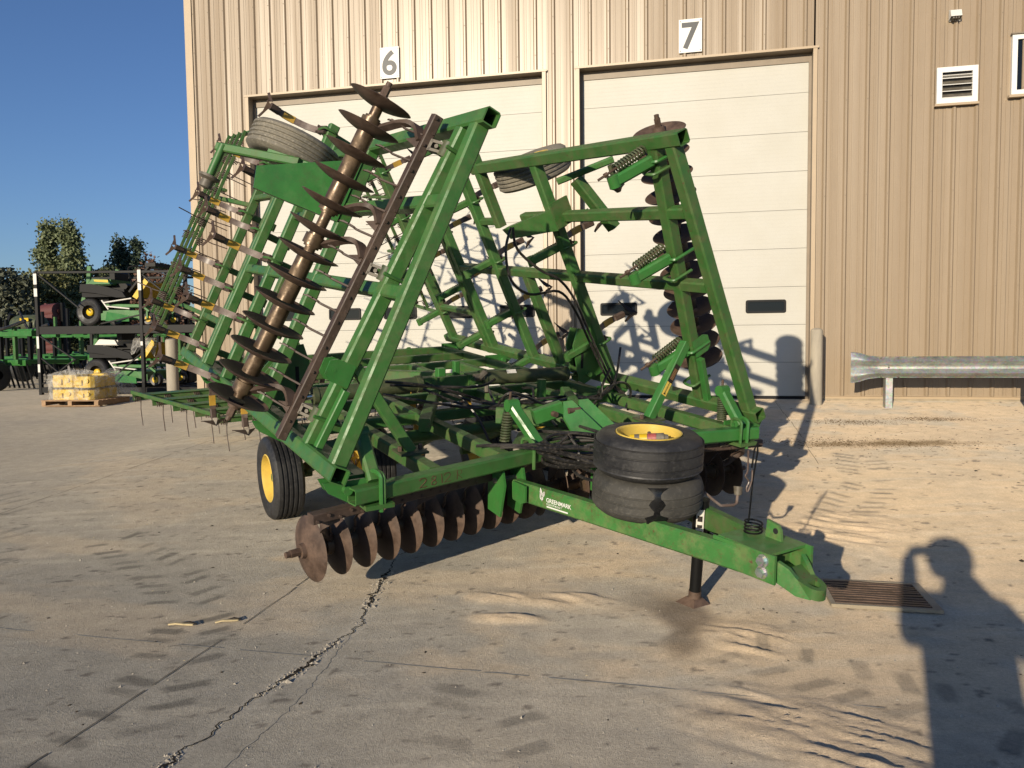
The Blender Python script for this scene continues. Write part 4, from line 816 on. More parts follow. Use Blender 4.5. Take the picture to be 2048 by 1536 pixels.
mb=MB(); n=len(ring_o); inn=[(.03*math.cos(a),-2.385+.034*math.sin(a)) for a in np.linspace(PI,2*PI,9)]+[(.03,-2.37),(-.03,-2.37)]
for z in(.60,.655): mb.v+=[(p[0],p[1],z+(p[1]+2.47)*.25) for p in ring_o]+[(p[0],p[1],z+(p[1]+2.47)*.25) for p in inn]
for i in range(n):
    j=(i+1)%n; mb.f+=[(i,j,n+j,n+i)[::-1],(2*n+i,2*n+j,3*n+j,3*n+i),(i,j,2*n+j,2*n+i),(n+i,n+j,3*n+j,3*n+i)[::-1]]
part('tow_eye',mb,GO)
hl=part('hitch_lug',MB().plate([(-.055,0),(.05,0),(.04,.06),(.02,.085),(-.05,.095)],(.06,-2.08,.785),(0,-1,0),(0,0,1),.018),M['green_drawbar']); MB().cyl((.049,-2.09,.835),(.0715,-2.09,.835),.016,n=12).build('eye_hole',M['dark'],hl)
# spring wire hose holder
hc=V(.03,-1.96,.785)
pts=[hc+V(.046*math.cos(a),.046*math.sin(a),.019*a/(2*PI)) for a in np.linspace(0,7*PI,50)]
part('hose_holder_spring',MB().sweep(pts+[hc+V(-.05,-.01,.09),hc+V(-.03,0,.30),hc+V(-.02,-.01,.46),hc+V(-.026,-.01,.50),hc+V(-.045,-.01,.47),hc+V(-.05,-.005,.37)],.005,6),M['black'])
part('hair_pin',MB().sweep(smoothpts([hc+V(-.09,-.01,.47),hc+V(-.085,-.01,.36),hc+V(-.10,-.01,.335),hc+V(-.07,-.01,.30),hc+V(-.085,-.01,.27),hc+V(-.075,-.01,.245),hc+V(-.05,-.01,.30),hc+V(-.05,-.01,.36)],3),.0045,5),M['shank'])
# jack
J=lambda w:V(.19,-1.40-.02*(w-.1),w)
jk=part('parking_jack',MB().cyl(J(.50),J(.775),.046,n=20).cyl(J(.11),J(.52),.036,n=18).cyl(J(.775),J(.785),.048,n=20),M['black'])
part('jack_foot',MB().add([J(.10)+V(a*.085,b*.085,-.005) for a,b in((-1,-1),(1,-1),(1,1),(-1,1))]+[J(.10)+V(a*.035,b*.035,.045) for a,b in((-1,-1),(1,-1),(1,1),(-1,1))],[(3,2,1,0),(4,5,6,7),(0,1,5,4),(1,2,6,5),(2,3,7,6),(3,0,4,7)]).cyl(J(.10),J(.19),.039,n=16),M['disc'],jk)
part('crank_handle',MB().sweep([J(.80)+V(-.01,0,-.02),J(.80)+V(.02,0,.025),J(.79)+V(.06,-.02,-.005),J(.775)+V(.12,-.04,-.04),J(.775)+V(.21,-.06,-.045),J(.775)+V(.235,-.06,-.035),J(.775)+V(.24,-.06,.02)],.009,8),M['shank'],jk); part('crank_knob',MB().cyl(J(.79)+V(.24,-.06,.0),J(.79)+V(.25,-.05,.05),.022,.028,12),M['steel'],jk)
q=J(.64)+V(-.035,-.031,0); ax=(V(-.73,-.69,0)).normalized(); sd=V(0,0,1).cross(ax); lb=MB()
for k in range(5):
    a0=-.5+k*.2; pts=[J(.57)*0+V(.19,-1.4108,.57)+ (ax*math.cos(a)+sd*math.sin(a))*.0475 for a in(a0,a0+.2)]; lb.add([pts[0],pts[1],pts[1]+V(0,0,.16),pts[0]+V(0,0,.16)],[(0,1,2,3)])
lab=part('jack_label',lb,M['offwhite'],jk)
for z,h in((.655,.035),(.615,.02),(.59,.008)): 
    pts=[V(.19,-1.4108,z)+(ax*math.cos(a)+sd*math.sin(a))*.0482 for a in(-.33,-.1,.12,.3)]; mb=MB()
    for i in range(3): mb.add([pts[i],pts[i+1],pts[i+1]+V(0,0,h),pts[i]+V(0,0,h)],[(0,1,2,3)])
    mb.build('label_print',M['decalblack'],jk)
part('jack_mount',MB().box(J(.62)+V(.06,.02,0),(.05,.05,.05)).cyl(J(.6)+V(.03,-.03,-.05),J(.6)+V(.08,-.05,-.08),.03,n=10),M['black'],jk)
# --- wheels stacked on the drawbar
def stack_wheel(name,base,rad,h,mat,lab,cat,ribs,tilt=0):
    t=ob(name,None); t.matrix_world=mw@Matrix.Translation(base)@Matrix.Rotation(tilt,4,'X'); tag(t,lab,cat)
    r=rad; pr=[(r*.58,.012),(r*.66,.0),(r*.86,.006),(r*.95,.03),(r*.985,.055)]
    for z in ribs: pr+=[(r,z-.006),(r*.982,z-.002),(r*.982,z+.002),(r,z+.006)]
    pr+=[(r*.985,h-.055),(r*.955,h-.03),(r*.88,h-.008),(r*.70,h),(r*.62,h-.004),(r*.585,h-.02),(r*.56,h-.06),(r*.56,.06)]
    MB().lathe(pr,n=72,closed=True).build('tyre',mat,t); return t
sw=stack_wheel('tyre_without_rim',V(-.06,-1.20,.70),.335,.245,M['tyre_worn'],'worn grey tyre with a wet black patch under the spare wheel','tyre',(.06,.11,.16))
mb=MB(); th=[math.atan2(-.69,-.73)+.28+x for x in np.linspace(-.17,.17,9)]; zz=np.linspace(.02,.235,12)
rows=[]
for i,z in enumerate(zz):
    w_=1.0 if i<2 else (.55+.3*math.sin(i*1.3)+.25*(i==11)+(.5 if i<3 else 0)); rr=(.357 if .05<z<.19 else (.350 if .03<z<.215 else .341))*.335/.355
    rows.append([(rr*math.cos(th[4]+(a-th[4])*w_),rr*math.sin(th[4]+(a-th[4])*w_),z) for a in th])
for r_ in rows: mb.v+=r_
for k in range(len(rows)-1):
    for i in range(8): mb.f.append((k*9+i,k*9+i+1,(k+1)*9+i+1,(k+1)*9+i))
mb.build('wet_patch',M['tyre_wet'],sw)
uw=stack_wheel('spare_wheel',V(-.075,-1.21,.945),.328,.245,M['tyre'],'black spare tyre on a yellow rim on top of the stack on the drawbar','spare wheel',(.05,.085,.15,.20),.0)
R_=.328
MB().lathe([(R_*.60,.235),(R_*.605,.245),(R_*.585,.246),(R_*.565,.235),(R_*.555,.20),(R_*.545,.135),(R_*.53,.12),(R_*.2,.12),(.03,.125),(.0,.125)],n=56).build('rim',M['rimyellow'],uw,ang=25)
for k in range(5): a=k*2*PI/5; MB().cyl((.10*math.cos(a),.10*math.sin(a),.12),(.10*math.cos(a),.10*math.sin(a),.126),.014,n=10).build('bolt_hole',M['dark'],uw)
MB().cyl((.12,.135,.19),(.13,.145,.19),.014,n=8).build('valve_hole',M['brown'],uw)
t=ob('spray_can',None); t.matrix_world=mw@Matrix.Translation((-.075,-1.21,.945))@Matrix.Translation((-.01,.0,.202))@Matrix.Rotation(-.75,4,'Z')@Matrix.Rotation(PI/2-.12,4,'Y'); tag(t,'grey, yellow and red tube lying inside the yellow spare rim','tube')
MB().cyl((0,0,-.10),(0,0,.10),.031,n=20).build('can',M['steel'],t); MB().cyl((0,0,-.102),(0,0,-.075),.0325,n=20).build('end_cap',M['castyellow'],t); MB().cyl((0,0,-.045),(0,0,.0),.0318,n=20).build('yellow_band',M['castyellow'],t); MB().cyl((0,0,.003),(0,0,.055),.0318,n=20).build('red_band',M['red'],t); MB().cyl((0,0,.10),(0,0,.125),.024,.018,16).build('cap',M['steel'],t)

# ------------------------------------------------------------------ yard to the left: rack, mowers, pallet
def at(px,py,Z): return V(*(CPOS+(CR*((px-1024)/1560)-CU*((py-768)/1560)+CF)*Z))
P0,P1=V(-6.88,3.46,-.25),V(-4.04,3.65,-.25); rd=(P1-P0).normalized(); rq=V(-rd.y,rd.x,0); UP=V(0,0,1)
rk=ob('shipping_rack',None); rk.matrix_world=basis(P0,rd,rq,UP); tag(rk,'tall black two-level steel shipping rack holding two mowers','rack')
RW,RD,RH=(P1-P0).length,1.95,3.08
RX2=RW+2.9
for x in(0,RW,RX2):
    for y in(0,RD): 
        p=MB().bar((x,y,-.05),(x,y,RH),.085,.085,up=(0,1,0),ch=.006).build('rack_post',M['black'],rk)
        if y==0 and x<=RW:
            for z0,z1 in(((2.75,3.02),(2.45,2.65),(1.15,1.45),(.55,.75)) if x==0 else ((2.55,3.05),(1.2,1.3))): MB().box((x,-.046,(z0+z1)/2),(.03 if z1<2.6 else .045,.003,(z1-z0)/2)).build('paper_label',M['offwhite'],p)
for z,h in((.10,.14),(1.60,.20)):
    for y in(0,RD): MB().bar((.04,y,z),(RX2,y,z),.06,h,ch=.005).build('deck_beam',M['black'],rk)
    for x in np.linspace(.2,RX2-.1,14): MB().bar((x,.03,z+h/2-.02),(x,RD-.03,z+h/2-.02),.12,.03,ch=.003).build('deck_slat',M['blackrough'],rk)
for y in(0,RD): MB().bar((.04,y,RH-.03),(RX2,y,RH-.12),.05,.06,ch=.005).build('top_rail',M['black'],rk)
for a,b in(((.05,0,RH-.08),(1.15,0,2.15)),((.05,0,1.45),(1.0,0,.85)),((.05,0,.25),(.95,0,.85)),((.05,0,.9),(.95,0,.2)),((RW-.05,0,1.95),(RW-1.1,0,1.75)),((RW,0,RH-.1),(RW+1.0,0,2.2)),((RW-.05,0,1.0),(RW-1.0,0,.3))): MB().bar(a,b,.035,.035,ch=.003).build('brace',M['black'],rk)
def mower(loc,label,wrap):
    t=ob('zero_turn_mower',None); t.matrix_world=basis(P0,rd,rq,UP)@Matrix.Translation(loc)@Matrix.Scale(1.17,4); tag(t,label,'ride-on mower','new mowers on the shipping rack')
    g=M['green_new']; P=lambda n,mb,m,par=t,**k: mb.build(n,m,par,**k)
    for y in(.12,1.05):
        w=P('rear_wheel',MB().lathe([(.15,-.11),(.24,-.13),(.28,-.11),(.295,-.08),(.30,0),(.295,.08),(.28,.11),(.24,.13),(.15,.11)],(.50,y,.30),(0,1,0),32),M['tyre'])
        P('rim',MB().lathe([(.155,-.10),(.14,-.06),(.10,-.02),(.0,-.02)],(.50,y,.30),(0,1,0),24),M['blackrough'],w); P('hub_cap',MB().lathe([(.085,0),(.08,-.05),(.05,-.07),(0,-.07)],(.50,y-.02,.30),(0,1,0),16),M['castyellow'],w)
        f=P('front_caster',MB().lathe([(.05,-.05),(.12,-.06),(.14,-.03),(.14,.03),(.12,.06),(.05,.05)],(1.86,y,.14),(0,1,0),20),M['tyre']); P('hub_cap',MB().cyl((1.86,y-.062,.14),(1.86,y+.06,.14),.07,n=14),M['castyellow'],f)
        P('caster_fork',MB().bar((1.86,y,.30),(1.70,y,.42),.05,.05,ch=.005).bar((1.86,y-.08,.14),(1.86,y-.08,.30),.02,.04,up=(1,0,0),ch=.003),g)
        P('roll_bar_post',MB().bar((.28,y+.05,.28),(.42,y+.05,1.0),.07,.06,up=(0,1,0),ch=.01).bar((.42,y+.05,.97),(.46,y+.05,1.30),.10,.055,up=(0,1,0),ch=.01) ,g)
        P('rear_frame',MB().poly3([(.18,y+.02,.30),(.28,y+.02,.62),(.40,y+.02,.80),(.44,y+.02,.74),(.34,y+.02,.55),(.30,y+.02,.28)],.06),g)
        P('control_lever',MB().sweep(smoothpts([(1.28,y*.6+.2,.62),(1.38,y*.6+.2,.85),(1.30,y*.6+.2,1.18),(1.36,y*.6+.22,1.28),(1.62,y*.6+.3,1.26),(1.72,y*.6+.34,1.18)],4),.018,6),M['black'])
        P('frame_rail',MB().bar((.45,y*.8+.12,.45),(1.75,y*.8+.12,.42),.06,.07,ch=.006),g)
    P('deck_shell',MB().poly3([(.80,.02,.26),(.80,.02,.12),(1.72,.02,.12),(1.72,.02,.26),(1.45,.02,.33),(1.0,.02,.34)],.03).box((1.26,.6,.23),(.42,.58,.09)),g)
    P('discharge_chute',MB().poly3([(.92,-.02,.10),(1.62,-.22,.08),(1.60,-.20,.20),(.95,.0,.30)],.012),g)
    P('side_panel',MB().poly3([(.34,.0,.74),(.36,.0,.90),(.60,.0,.90),(1.02,.0,.82),(1.34,.0,.72),(1.42,.0,.60),(1.20,.0,.60),(.72,.0,.70)],.06).poly3([(.34,1.1,.74),(.36,1.1,.90),(.60,1.1,.90),(1.34,1.1,.72),(1.42,1.1,.60),(.72,1.1,.70)],.06).box((.85,.55,.70),(.5,.52,.08)),M['blackrough'])
    hd=P('engine_hood',MB().poly3([(.44,.14,.90),(.56,.14,1.02),(.92,.14,1.0),(.98,.14,.90)],.10).box((.72,.55,.94),(.24,.40,.06)),M['offwhite'] if wrap else g); 
    if not wrap: P('yellow_stripe',MB().poly3([(.60,.085,1.0),(.62,.085,.96),(.94,.085,.93),(.94,.085,.985)],.004),M['castyellow'],hd)
    P('engine',MB().box((.58,.58,.55),(.26,.36,.18)).cyl((.6,.5,.7),(.6,.5,.92),.16,n=14),M['blackrough'])
    P('seat',MB().bar((1.02,.33,.86),(1.02,.83,.86),.40,.12,ch=.04).bar((.86,.34,.95),(.86,.82,.95),.12,.5,ch=.04),M['black'])
    P('foot_guard',MB().poly3([(1.50,.10,.62),(1.60,.10,.56),(1.88,.10,.92),(1.80,.10,1.0)],.03).box((1.70,.55,.77),(.03,.42,.20),(V(.79,0,-.61),V(0,1,0),V(.61,0,.79))),M['castyellow'])
    P('fold_canopy',MB().bar((1.40,.15,.72),(1.92,.15,1.30),.06,.07,up=(0,1,0),ch=.01).bar((1.40,.95,.72),(1.92,.95,1.30),.06,.07,up=(0,1,0),ch=.01).box((1.93,.55,1.29),(.12,.45,.04)),M['black'])
    for a,b in(((.85,.05,.50),(1.5,.05,.58)),((.9,.05,.42),(1.45,.05,.36)),((.80,.05,.55),(.95,.05,.35))): P('link_rod',MB().cyl(a,b,.016,n=8),M['offwhite'])
    if wrap:
        mb=MB(); n=9; m=7
        for i in range(n):
            for j in range(m): mb.v.append((1.30+.62*i/(n-1),-.02+1.15*j/(m-1),1.02+.24*math.sin(3*i/(n-1))+.06*random.uniform(-1,1)-(.45 if j==0 else 0)))
        for i in range(n-1):
            for j in range(m-1): mb.f.append((i*m+j,i*m+j+1,(i+1)*m+j+1,(i+1)*m+j))
        P('plastic_film',mb,M['film'])
    return t
mower((.62,.25,1.70),'new green mower with a yellow stripe on the upper deck of the rack',False)
mower((.75,.25,.17),'new green mower with a white hood cover and plastic film on the lower deck',True)
# pallet of yellow castings
pc=V(-3.92,1.6,0); pc.z=G(pc.x,pc.y); pal=empty('wooden_pallet',pc,.12); tag(pal,'low wooden pallet under shrink-wrapped yellow castings','pallet')
for y in np.linspace(-.52,.52,8): MB().box((0,y,.125),(.66,.055,.010)).build('deck_board',M['wood'],pal)
for x in(-.60,0,.60): MB().box((x,0,.07),(.045,.575,.044)).build('stringer',M['wood'],pal)
for y in(-.5,0,.5): MB().box((0,y,.013),(.66,.05,.012)).build('bottom_board',M['wood'],pal)
bd=empty('wrapped_castings',pc+V(0,0,.136),.12); tag(bd,'two layers of yellow castings wrapped in torn clear plastic','casting bundle')
for k,(x,y,z,sx,sy,sz) in enumerate(((-.22,-.2,.0,.30,.26,.22),(.25,-.18,.0,.20,.27,.20),(-.2,.26,.0,.28,.2,.23),(.24,.28,.0,.22,.2,.22),(-.24,-.18,.27,.28,.26,.26),(.22,-.2,.26,.24,.24,.24),(-.2,.25,.27,.26,.2,.25),(.25,.25,.27,.2,.2,.27))):
    mb=MB().bar((x,y,z),(x,y,z+sz),2*sx-.02,2*sy-.02,up=(0,1,0),ch=.06); mb.box((x-sx*.4,y-sy-.004,z+sz*.45),(sx*.35,.02,sz*.22)).cyl((x+sx*.4,y-sy-.02,z+sz*.6),(x+sx*.4,y-sy+.02,z+sz*.6),.05,n=12); mb.build('casting',M['castyellow'],bd)
mb=MB(); nA=40; nz=9
for k in range(nz):
    for i in range(nA):
        a=2*PI*i/nA; f=k/(nz-1); w=1+.07*math.sin(5*a+3*f)+.05*random.uniform(-1,1); sq=1/max(abs(math.cos(a)),abs(math.sin(a)))
        r=min(sq,1.22)*w*(1.0 if f<.8 else 1-.9*(f-.8)); mb.v.append((.58*r*math.cos(a),.56*r*math.sin(a),.01+.60*min(f/.8,1)+(.05*math.sin(3*a) if f>.7 else 0)))
for k in range(nz-1):
    for i in range(nA): j=(i+1)%nA; mb.f.append((k*nA+i,k*nA+j,(k+1)*nA+j,(k+1)*nA+i))
mb.build('plastic_wrap',M['film'],bd)
mb=MB(); 
for i in range(8):
    for j in range(5): mb.v.append((.52+.09*i,-.5+.16*j+.05*math.sin(i),.42+.20*math.sin(.45*i)+.05*random.uniform(-1,1)-(.028*i*i*.2)))
for i in range(7):
    for j in range(4): mb.f.append((i*5+j,i*5+j+1,(i+1)*5+j+1,(i+1)*5+j))
mb.build('loose_film',M['film'],bd)
# ------------------------------------------------------------------ implements parked far behind
def far_imp(name,px,Z,label,w,h,style,py=722,group=None):
    p=at(px,py,Z); p.z=-.25; t=empty(name,p,-.22); tag(t,label,'farm implement',group); r=random.Random(int(px)+5)
    P=lambda n,mb,m,par=t: mb.build(n,m,par)
    if style=='frame':
        for z,y in((.75,0),(.75,1.4),(1.55,.2),(1.62,1.2)): P('frame_bar',MB().bar((-w/2,y,z),(w/2,y,z),.16,.16),GN)
        for x in np.linspace(-w/2+.2,w/2-.2,6): P('frame_rail',MB().bar((x,-.2,.78),(x,1.6,.74),.12,.12),GN); P('upright',MB().bar((x,.2,.7),(x,.2,h*r.uniform(.55,.85)),.10,.10,up=(0,1,0)),GR if r.random()<.5 else M['black'])
        for x in np.linspace(-w/2,w/2,18): P('shank',MB().bar((x,-.05,.72),(x+.05,.1,.05),.06,.04,up=(0,1,0)),M['black'])
        for x in(-w*.35,w*.3): P('wheel',MB().lathe([(.12,-.12),(.36,-.13),(.42,-.08),(.42,.08),(.36,.13),(.12,.12)],(x,-.45,.42),(1,.2,0),24),M['tyre'])
        P('hose_bundle',MB().sweep(smoothpts([(-w*.4,.1,h*.8),(-w*.2,0,1.7),(0,.1,1.75),(w*.2,0,1.68),(w*.4,.2,1.9)],5),.05,6),M['hose'])
    elif style=='tank':
        P('tank',MB().lathe([(.02,-.75),(.35,-.72),(.42,-.5),(.42,.5),(.35,.72),(.02,.75)],(0,.3,2.05),(1,.1,0),24),M['olive']); P('tank_label',MB().box((.35,-.13,2.25),(.28,.012,.07)),M['castyellow'])
        for x in(-.7,.7): P('stand',MB().bar((x,.3,.0),(x,.3,1.75),.12,.12,up=(0,1,0)),M['black'])
        P('arm',MB().bar((-1.6,.0,.9),(-.7,.0,2.5),.16,.16,up=(0,1,0)),M['black']); P('deck',MB().bar((-1.6,.3,1.6),(1.6,.3,1.6),.5,.12),GN)
    else:
        for i in range(9): P('blade',MB().cyl((-.4,0,.5+i*.26),(.4,.1,.55+i*.26),.36,n=16).cyl((-.45,0,.5+i*.26),(.45,.1,.55+i*.26),.10,n=8),M['redrust'])
        for x in(-.55,.5): P('frame_bar',MB().bar((x,.2,.05),(x,.2,h),.14,.14,up=(0,1,0)),M['redrust'] if x<0 else M['black'])
        P('beam',MB().bar((-1.4,.1,.7),(2.0,.1,.72),.14,.14),M['redrust'])
    return t
far_imp('parked_tillage_tool',20,27,'green tillage tool with dark shanks parked at the left edge of the lot',4.6,2.6,'frame')
far_imp('parked_toolbar',175,29,'long green toolbar implement parked behind the lower mower',6.5,2.3,'frame')
far_imp('parked_sprayer',48,33,'dark sprayer tank with a yellow sticker behind the tillage tool','x',2.8,'tank'); far_imp('parked_disc',106,34,'dark red disc implement standing folded beyond the rack','x',3.0,'disc')
far_imp('parked_ripper',330,25,'dark green implement half hidden by the building corner behind the bollard',5.2,2.2,'frame')
far_imp('parked_cultivator',92,31,'green cultivator with tall dark uprights between the sprayer tank and the rack',4.2,3.2,'frame'); far_imp('parked_seeder',236,36,'green seeding toolbar half hidden behind the mowers on the rack',6.0,3.0,'frame'); far_imp('parked_harrow',-25,22,'near green harrow frame cut by the left edge of the picture',3.6,2.4,'frame')
# ------------------------------------------------------------------ trees
def tree(px,pyt,Z,label,a,b,lobes,name='tree',n=4200,ls=.30,cone=False,py=700):
    base=at(px,py,Z); base.z=-.3; top=at(px,pyt,Z).z; H=top-base.z; t=empty(name,base); tag(t,label,'tree','trees beyond the lot')
    r=np.random.RandomState(int(px*7+pyt)); mb=MB().cyl((0,0,0),(0,0,H*.5),H*.022,H*.015,8)
    for (lx,lz,rx,rz) in lobes: mb.cyl((0,0,H*.30),(lx*H,0,lz*H),H*.012,H*.004,6)
    mb.build('trunk',M['bark'],t); vs=[];
    cents=[]
    for (lx,lz,rx,rz) in lobes:
        k=int(16+60*rx*rz/.02*.3)
        for _ in range(k):
            while True:
                q=r.uniform(-1,1,3)
                if q@q<1: break
            taper=(1-.75*(q[2]*.5+.5)) if cone else 1
            cents.append((lx*H+q[0]*rx*H*taper,q[1]*rx*H*taper,lz*H+q[2]*rz*H))
    cents=np.array(cents); per=max(6,n//len(cents)); C=np.repeat(cents,per,0); C=C+r.normal(0,1,C.shape)*np.array([.024,.024,.024])*H
    m=len(C); d1=r.normal(0,1,(m,3)); d1/=np.linalg.norm(d1,axis=1)[:,None]; d2=np.cross(d1,r.normal(0,1,(m,3))); d2/=np.linalg.norm(d2,axis=1)[:,None]; s=ls*r.uniform(.6,1.3,(m,1))
    Q=np.stack([C-d1*s,C+d2*s*.6,C+d1*s,C-d2*s*.6],1).reshape(-1,3)
    me=bpy.data.meshes.new('crown'); me.vertices.add(m*4); me.vertices.foreach_set('co',Q.astype(np.float32).ravel()); me.loops.add(m*4); me.loops.foreach_set('vertex_index',np.arange(m*4,dtype=np.int32)); me.polygons.add(m); me.polygons.foreach_set('loop_start',np.arange(0,m*4,4,dtype=np.int32)); me.polygons.foreach_set('loop_total',np.full(m,4,dtype=np.int32)); me.update(calc_edges=True)
    key='leaf_%s'%name+str(a); 
    if key not in M: M[key]=leafmat(key,a,b)
    me.materials.append(M[key]); ob('crown',me,t)
ga,gb=(.085,.105,.045),(.05,.065,.028)
tree(128,437,70,'tall loose cottonwood with two pale green tops rising over the rack',(.19,.22,.11),(.11,.14,.065),[(-.085,.87,.035,.12),(-.10,.72,.065,.09),(.07,.86,.03,.11),(.115,.80,.03,.13),(.10,.66,.075,.09),(-.06,.54,.085,.10),(.07,.50,.08,.10),(0,.30,.14,.14)],'cottonwood_tree',15000,.155)
tree(262,468,75,'dark evergreen with two pointed tops beside the building',(.07,.10,.06),(.045,.065,.04),[(-.07,.62,.16,.36),(.09,.62,.13,.36),(0,.30,.30,.22)],'pine_tree',15000,.165,cone=True)
tree(72,512,66,'rounded olive-green tree left of the cottonwood',(.16,.165,.06),(.10,.105,.04),[(-.1,.6,.30,.28),(.22,.62,.26,.25),(0,.3,.4,.22)],'broadleaf_tree',9000,.17)
tree(180,506,72,'dull green tree between the cottonwood and the evergreen',(.11,.13,.06),(.07,.085,.04),[(-.1,.66,.22,.26),(.18,.58,.26,.3),(0,.3,.4,.22)],'broadleaf_tree',9000,.17)
tree(2,502,60,'dark grey-green tree cut by the left edge of the picture',(.13,.14,.09),(.08,.09,.06),[(-.1,.6,.28,.32),(.1,.55,.22,.3),(0,.3,.35,.22)],'broadleaf_tree',8000,.17)
tree(325,490,58,'reddish autumn tree between the evergreen and the wall',(.17,.09,.06),(.11,.065,.045),[(0,.62,.22,.3),(-.1,.4,.28,.25),(.15,.4,.25,.25)],'maple_tree',7000,.15)
mb=MB(); r=np.random.RandomState(4)
Q=[]; 
for i in range(26000):
    a=r.uniform(-140,150); p=V(-75+.0*a,0,0); x=-150+r.uniform(0,1)*190; y=62+r.uniform(-5,5)+.12*abs(x); z=-.3+abs(r.normal(0,1))*2.1*(1+.35*math.sin(x*.21)+.25*math.sin(x*.53)); c=np.array([x,y,z]); d1=r.normal(0,1,3); d2=r.normal(0,1,3); d1/=np.linalg.norm(d1); d2/=np.linalg.norm(d2); s=.42
    Q+= [c-d1*s,c+d2*s*.6,c+d1*s,c-d2*s*.6]
me=bpy.data.meshes.new('hedge'); me.from_pydata([tuple(q) for q in Q],[],[(4*i,4*i+1,4*i+2,4*i+3) for i in range(len(Q)//4)]); M['hedge']=leafmat('hedge_leaf',(.10,.11,.05),(.06,.07,.033)); me.materials.append(M['hedge'])
tag(ob('far_thicket',me),'dark continuous thicket behind the parked implements','thicket',kind='stuff')
# ------------------------------------------------------------------ debris on the concrete
def scatter(name,label,cat,boxes,n,size,mat,flat=.4,seed=1):
    r=np.random.RandomState(seed); mb=MB()
    for _ in range(n):
        b=boxes[r.randint(len(boxes))]; 
        if len(b)==5: x=b[0]+r.normal(0,1)*b[2]; y=b[1]+r.normal(0,1)*b[3]
        else: x=r.uniform(b[0],b[1]); y=r.uniform(b[2],b[3])
        z=G(x,y); s=size*r.uniform(.4,1.3)*(1 if r.rand()<.93 else 1.8); a=r.uniform(0,6.28); l=r.uniform(.7,2.0)
        u=V(math.cos(a),math.sin(a),0)*s*l; v=V(-math.sin(a),math.cos(a),0)*s; p=V(x,y,z-.001)
        mb.add([p-u,p+v,p+u,p-v,p+V(0,0,s*flat*2)+u*.2],[(0,1,4),(1,2,4),(2,3,4),(3,0,4)])
    o=mb.build(name,mat,smooth=False); tag(o,label,cat,kind='stuff'); return o
scatter('gravel_grains','pale gravel grains scattered over the concrete','gravel',[(3,13,-11.2,-5),(5,11,-11.2,-8),(4.6,-7.0,.5,.4,1)],1300,.0042,M['pebble'],.6,3)
scatter('crack_crumbs','broken concrete crumbs along the running crack','crumbs',[(CRACK[k][0],CRACK[k][1],.022,.02,1) for k in range(0,len(CRACK),4) if math.sin(CRACK[k][1]*5.1)>-.2],700,.0062,M['pebble'],.6,13)
scatter('straw_bits','short dry straw bits scattered over the concrete','straw',[(4,13,-10.5,-1)],260,.006,M['straw'],.25,5)
scatter('dark_litter','small dark leaf scraps scattered over the concrete','litter',[(4,13.5,-10.8,-1.5),(11,-3.3,1.2,.7,1)],330,.010,M['leafdark'],.25,7)
scatter('chaff','brown chaff spilled on the concrete right of the implement','chaff',[(10.8,-3.3,.40,.12,1),(11.4,-3.25,.5,.14,1),(8.2,-4.6,.5,.2,1),(12.3,-1.6,.3,.08,1),(11.2,-1.9,.3,.1,1)],5200,.007,M['chaff'],.3,9)
def stalk(x,y,a,L,label):
    z=G(x,y)+.012; t=empty('corn_stalk',(x,y,z),a); tag(t,label,'corn stalk','corn stalks on the concrete')
    MB().strip([(-L/2,0,0),(-L*.2,.004,.006),(L*.2,.0,.004),(L/2,.006,0)],[.014,.02,.02,.012],.008,(0,1,0)).build('husk',M['straw'],t); MB().strip([(-L*.1,.012,.002),(L*.3,.022,.01),(L*.62,.016,.0)],[.01,.022,.008],.003,(0,1,0)).build('leaf',M['leafdark'],t)
stalk(6.12,-9.17,.12,.15,'pale split corn stalk lying left of the darker one'); stalk(6.36,-9.07,.45,.13,'brown leafy corn stalk lying right of the paler one')
# ------------------------------------------------------------------ the photographer, behind the camera
LH=V(LD.x,LD.y,0).normalized(); RT=V(LH.y,-LH.x,0); c0=V(*CPOS)
def pp(r,s,h): return c0+RT*r+LH*s+V(0,0,h-s*.2595)
def skin_mesh(nodes,edges,rad,root,lev=2):
    me=bpy.data.meshes.new('s'); me.from_pydata([tuple(n) for n in nodes],edges,[]); o=bpy.data.objects.new('s',me); COL.objects.link(o)
    sk=o.modifiers.new('sk','SKIN'); 
    for i,r in enumerate(rad): me.skin_vertices[0].data[i].radius=(r,r)
    me.skin_vertices[0].data[root].use_root=True
    sb=o.modifiers.new('sb','SUBSURF'); sb.levels=sb.render_levels=lev
    dg=bpy.context.evaluated_depsgraph_get(); dg.update(); m2=bpy.data.meshes.new_from_object(o.evaluated_get(dg)); bpy.data.objects.remove(o); return m2
gzp=-.6225; S0=-.45; rc=.275
def ab(r,s,z): return V(c0.x,c0.y,0)+RT*r+LH*s+V(0,0,z)
nodes=[ab(rc,S0,gzp+.98),ab(rc,S0,gzp+1.18),ab(rc,S0+.0,gzp+1.40),ab(rc-.03,S0+.02,gzp+1.53),ab(rc-.05,S0+.03,gzp+1.66),
 ab(rc-.2,S0,gzp+1.46),ab(rc-.28,S0+.14,gzp+1.27),pp(-.035,-.10,-.02),
 ab(rc+.2,S0,gzp+1.46),ab(rc+.32,S0+.10,gzp+1.25),pp(.19,-.12,-.01),
 ab(rc-.11,S0,gzp+.92),ab(rc-.13,S0+.01,gzp+.50),ab(rc-.15,S0-.03,gzp+.09),ab(rc-.16,S0+.14,gzp+.045),
 ab(rc+.11,S0,gzp+.92),ab(rc+.13,S0+.01,gzp+.50),ab(rc+.15,S0-.03,gzp+.09),ab(rc+.16,S0+.14,gzp+.045)]
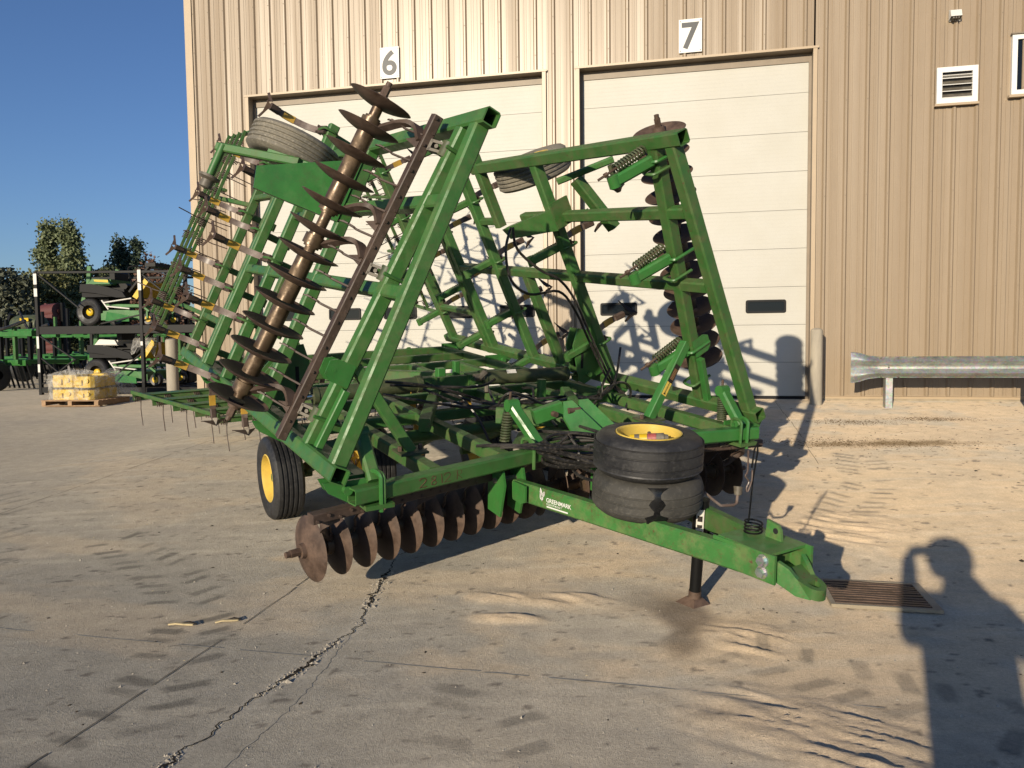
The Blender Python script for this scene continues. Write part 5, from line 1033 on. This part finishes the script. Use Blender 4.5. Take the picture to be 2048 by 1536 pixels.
edges=[(0,1),(1,2),(2,3),(3,4),(2,5),(5,6),(6,7),(2,8),(8,9),(9,10),(0,11),(11,12),(12,13),(13,14),(0,15),(15,16),(16,17),(17,18)]
rad=[.215,.20,.19,.085,.075,.105,.075,.045,.105,.075,.05,.11,.075,.05,.04,.11,.075,.05,.04]
me=skin_mesh(nodes,edges,rad,0); me.materials.append(M['cloth']); per=ob('person',me); tag(per,'person in dark clothes standing behind the camera, holding up a phone','person')
hd=nodes[4]+V(0,0,.10)+LH*.02
mb=MB().lathe([(.001,.125),(.05,.115),(.078,.08),(.09,.02),(.086,-.03),(.07,-.08),(.045,-.115),(.001,-.13)],hd,(0,0,1),20); mb.cyl(hd+LH*.08-V(0,0,.01),hd+LH*.115-V(0,0,.035),.014,.017,8)
for k in(-1,1): mb.cyl(hd+RT*k*.085-V(0,0,.02),hd+RT*k*.105-V(0,0,.0),.02,.028,8)
mb.build('head',M['skin'],per); MB().lathe([(.001,.150),(.08,.140),(.13,.10),(.15,.04),(.148,-.02),(.135,-.08),(.11,-.12)],hd-LH*.012,(0,0,1),18).build('hair',M['leafdark'],per)
fwd,upc,rtc=V(*CF),V(*CU),V(*CR)
for k,w in((-1,7),(1,10)):
    o=nodes[w]; tgt=c0-fwd*.03+rtc*(.055+k*.085); d=(tgt-o).normalized(); ns=[o,o+(tgt-o)*.6]; es=[(0,1)]; rr=[.03,.036]
    for f in range(4):
        b=len(ns); q=tgt-fwd*.02+upc*(.03-.02*f); ns+=[o+(tgt-o)*.8+upc*(.03-.02*f)*.7,q-rtc*k*.0-fwd*.015,q+fwd*.0-rtc*k*.028]; es+=[(1,b),(b,b+1),(b+1,b+2)]; rr+=[.012,.0095,.0085]
    b=len(ns); ns+=[o+(tgt-o)*.7-upc*.03,tgt-fwd*.035-upc*.03-rtc*k*.02]; es+=[(1,b),(b,b+1)]; rr+=[.013,.010]
    m2=skin_mesh(ns,es,rr,1,1); m2.materials.append(M['skin']); ob('hand',m2,per)
ph=MB().box(c0-fwd*.018+rtc*.055,(.078,.038,.0045),(rtc,upc,fwd)).build('phone',M['black']); tag(ph,'black phone held up in both hands of the photographer','phone')
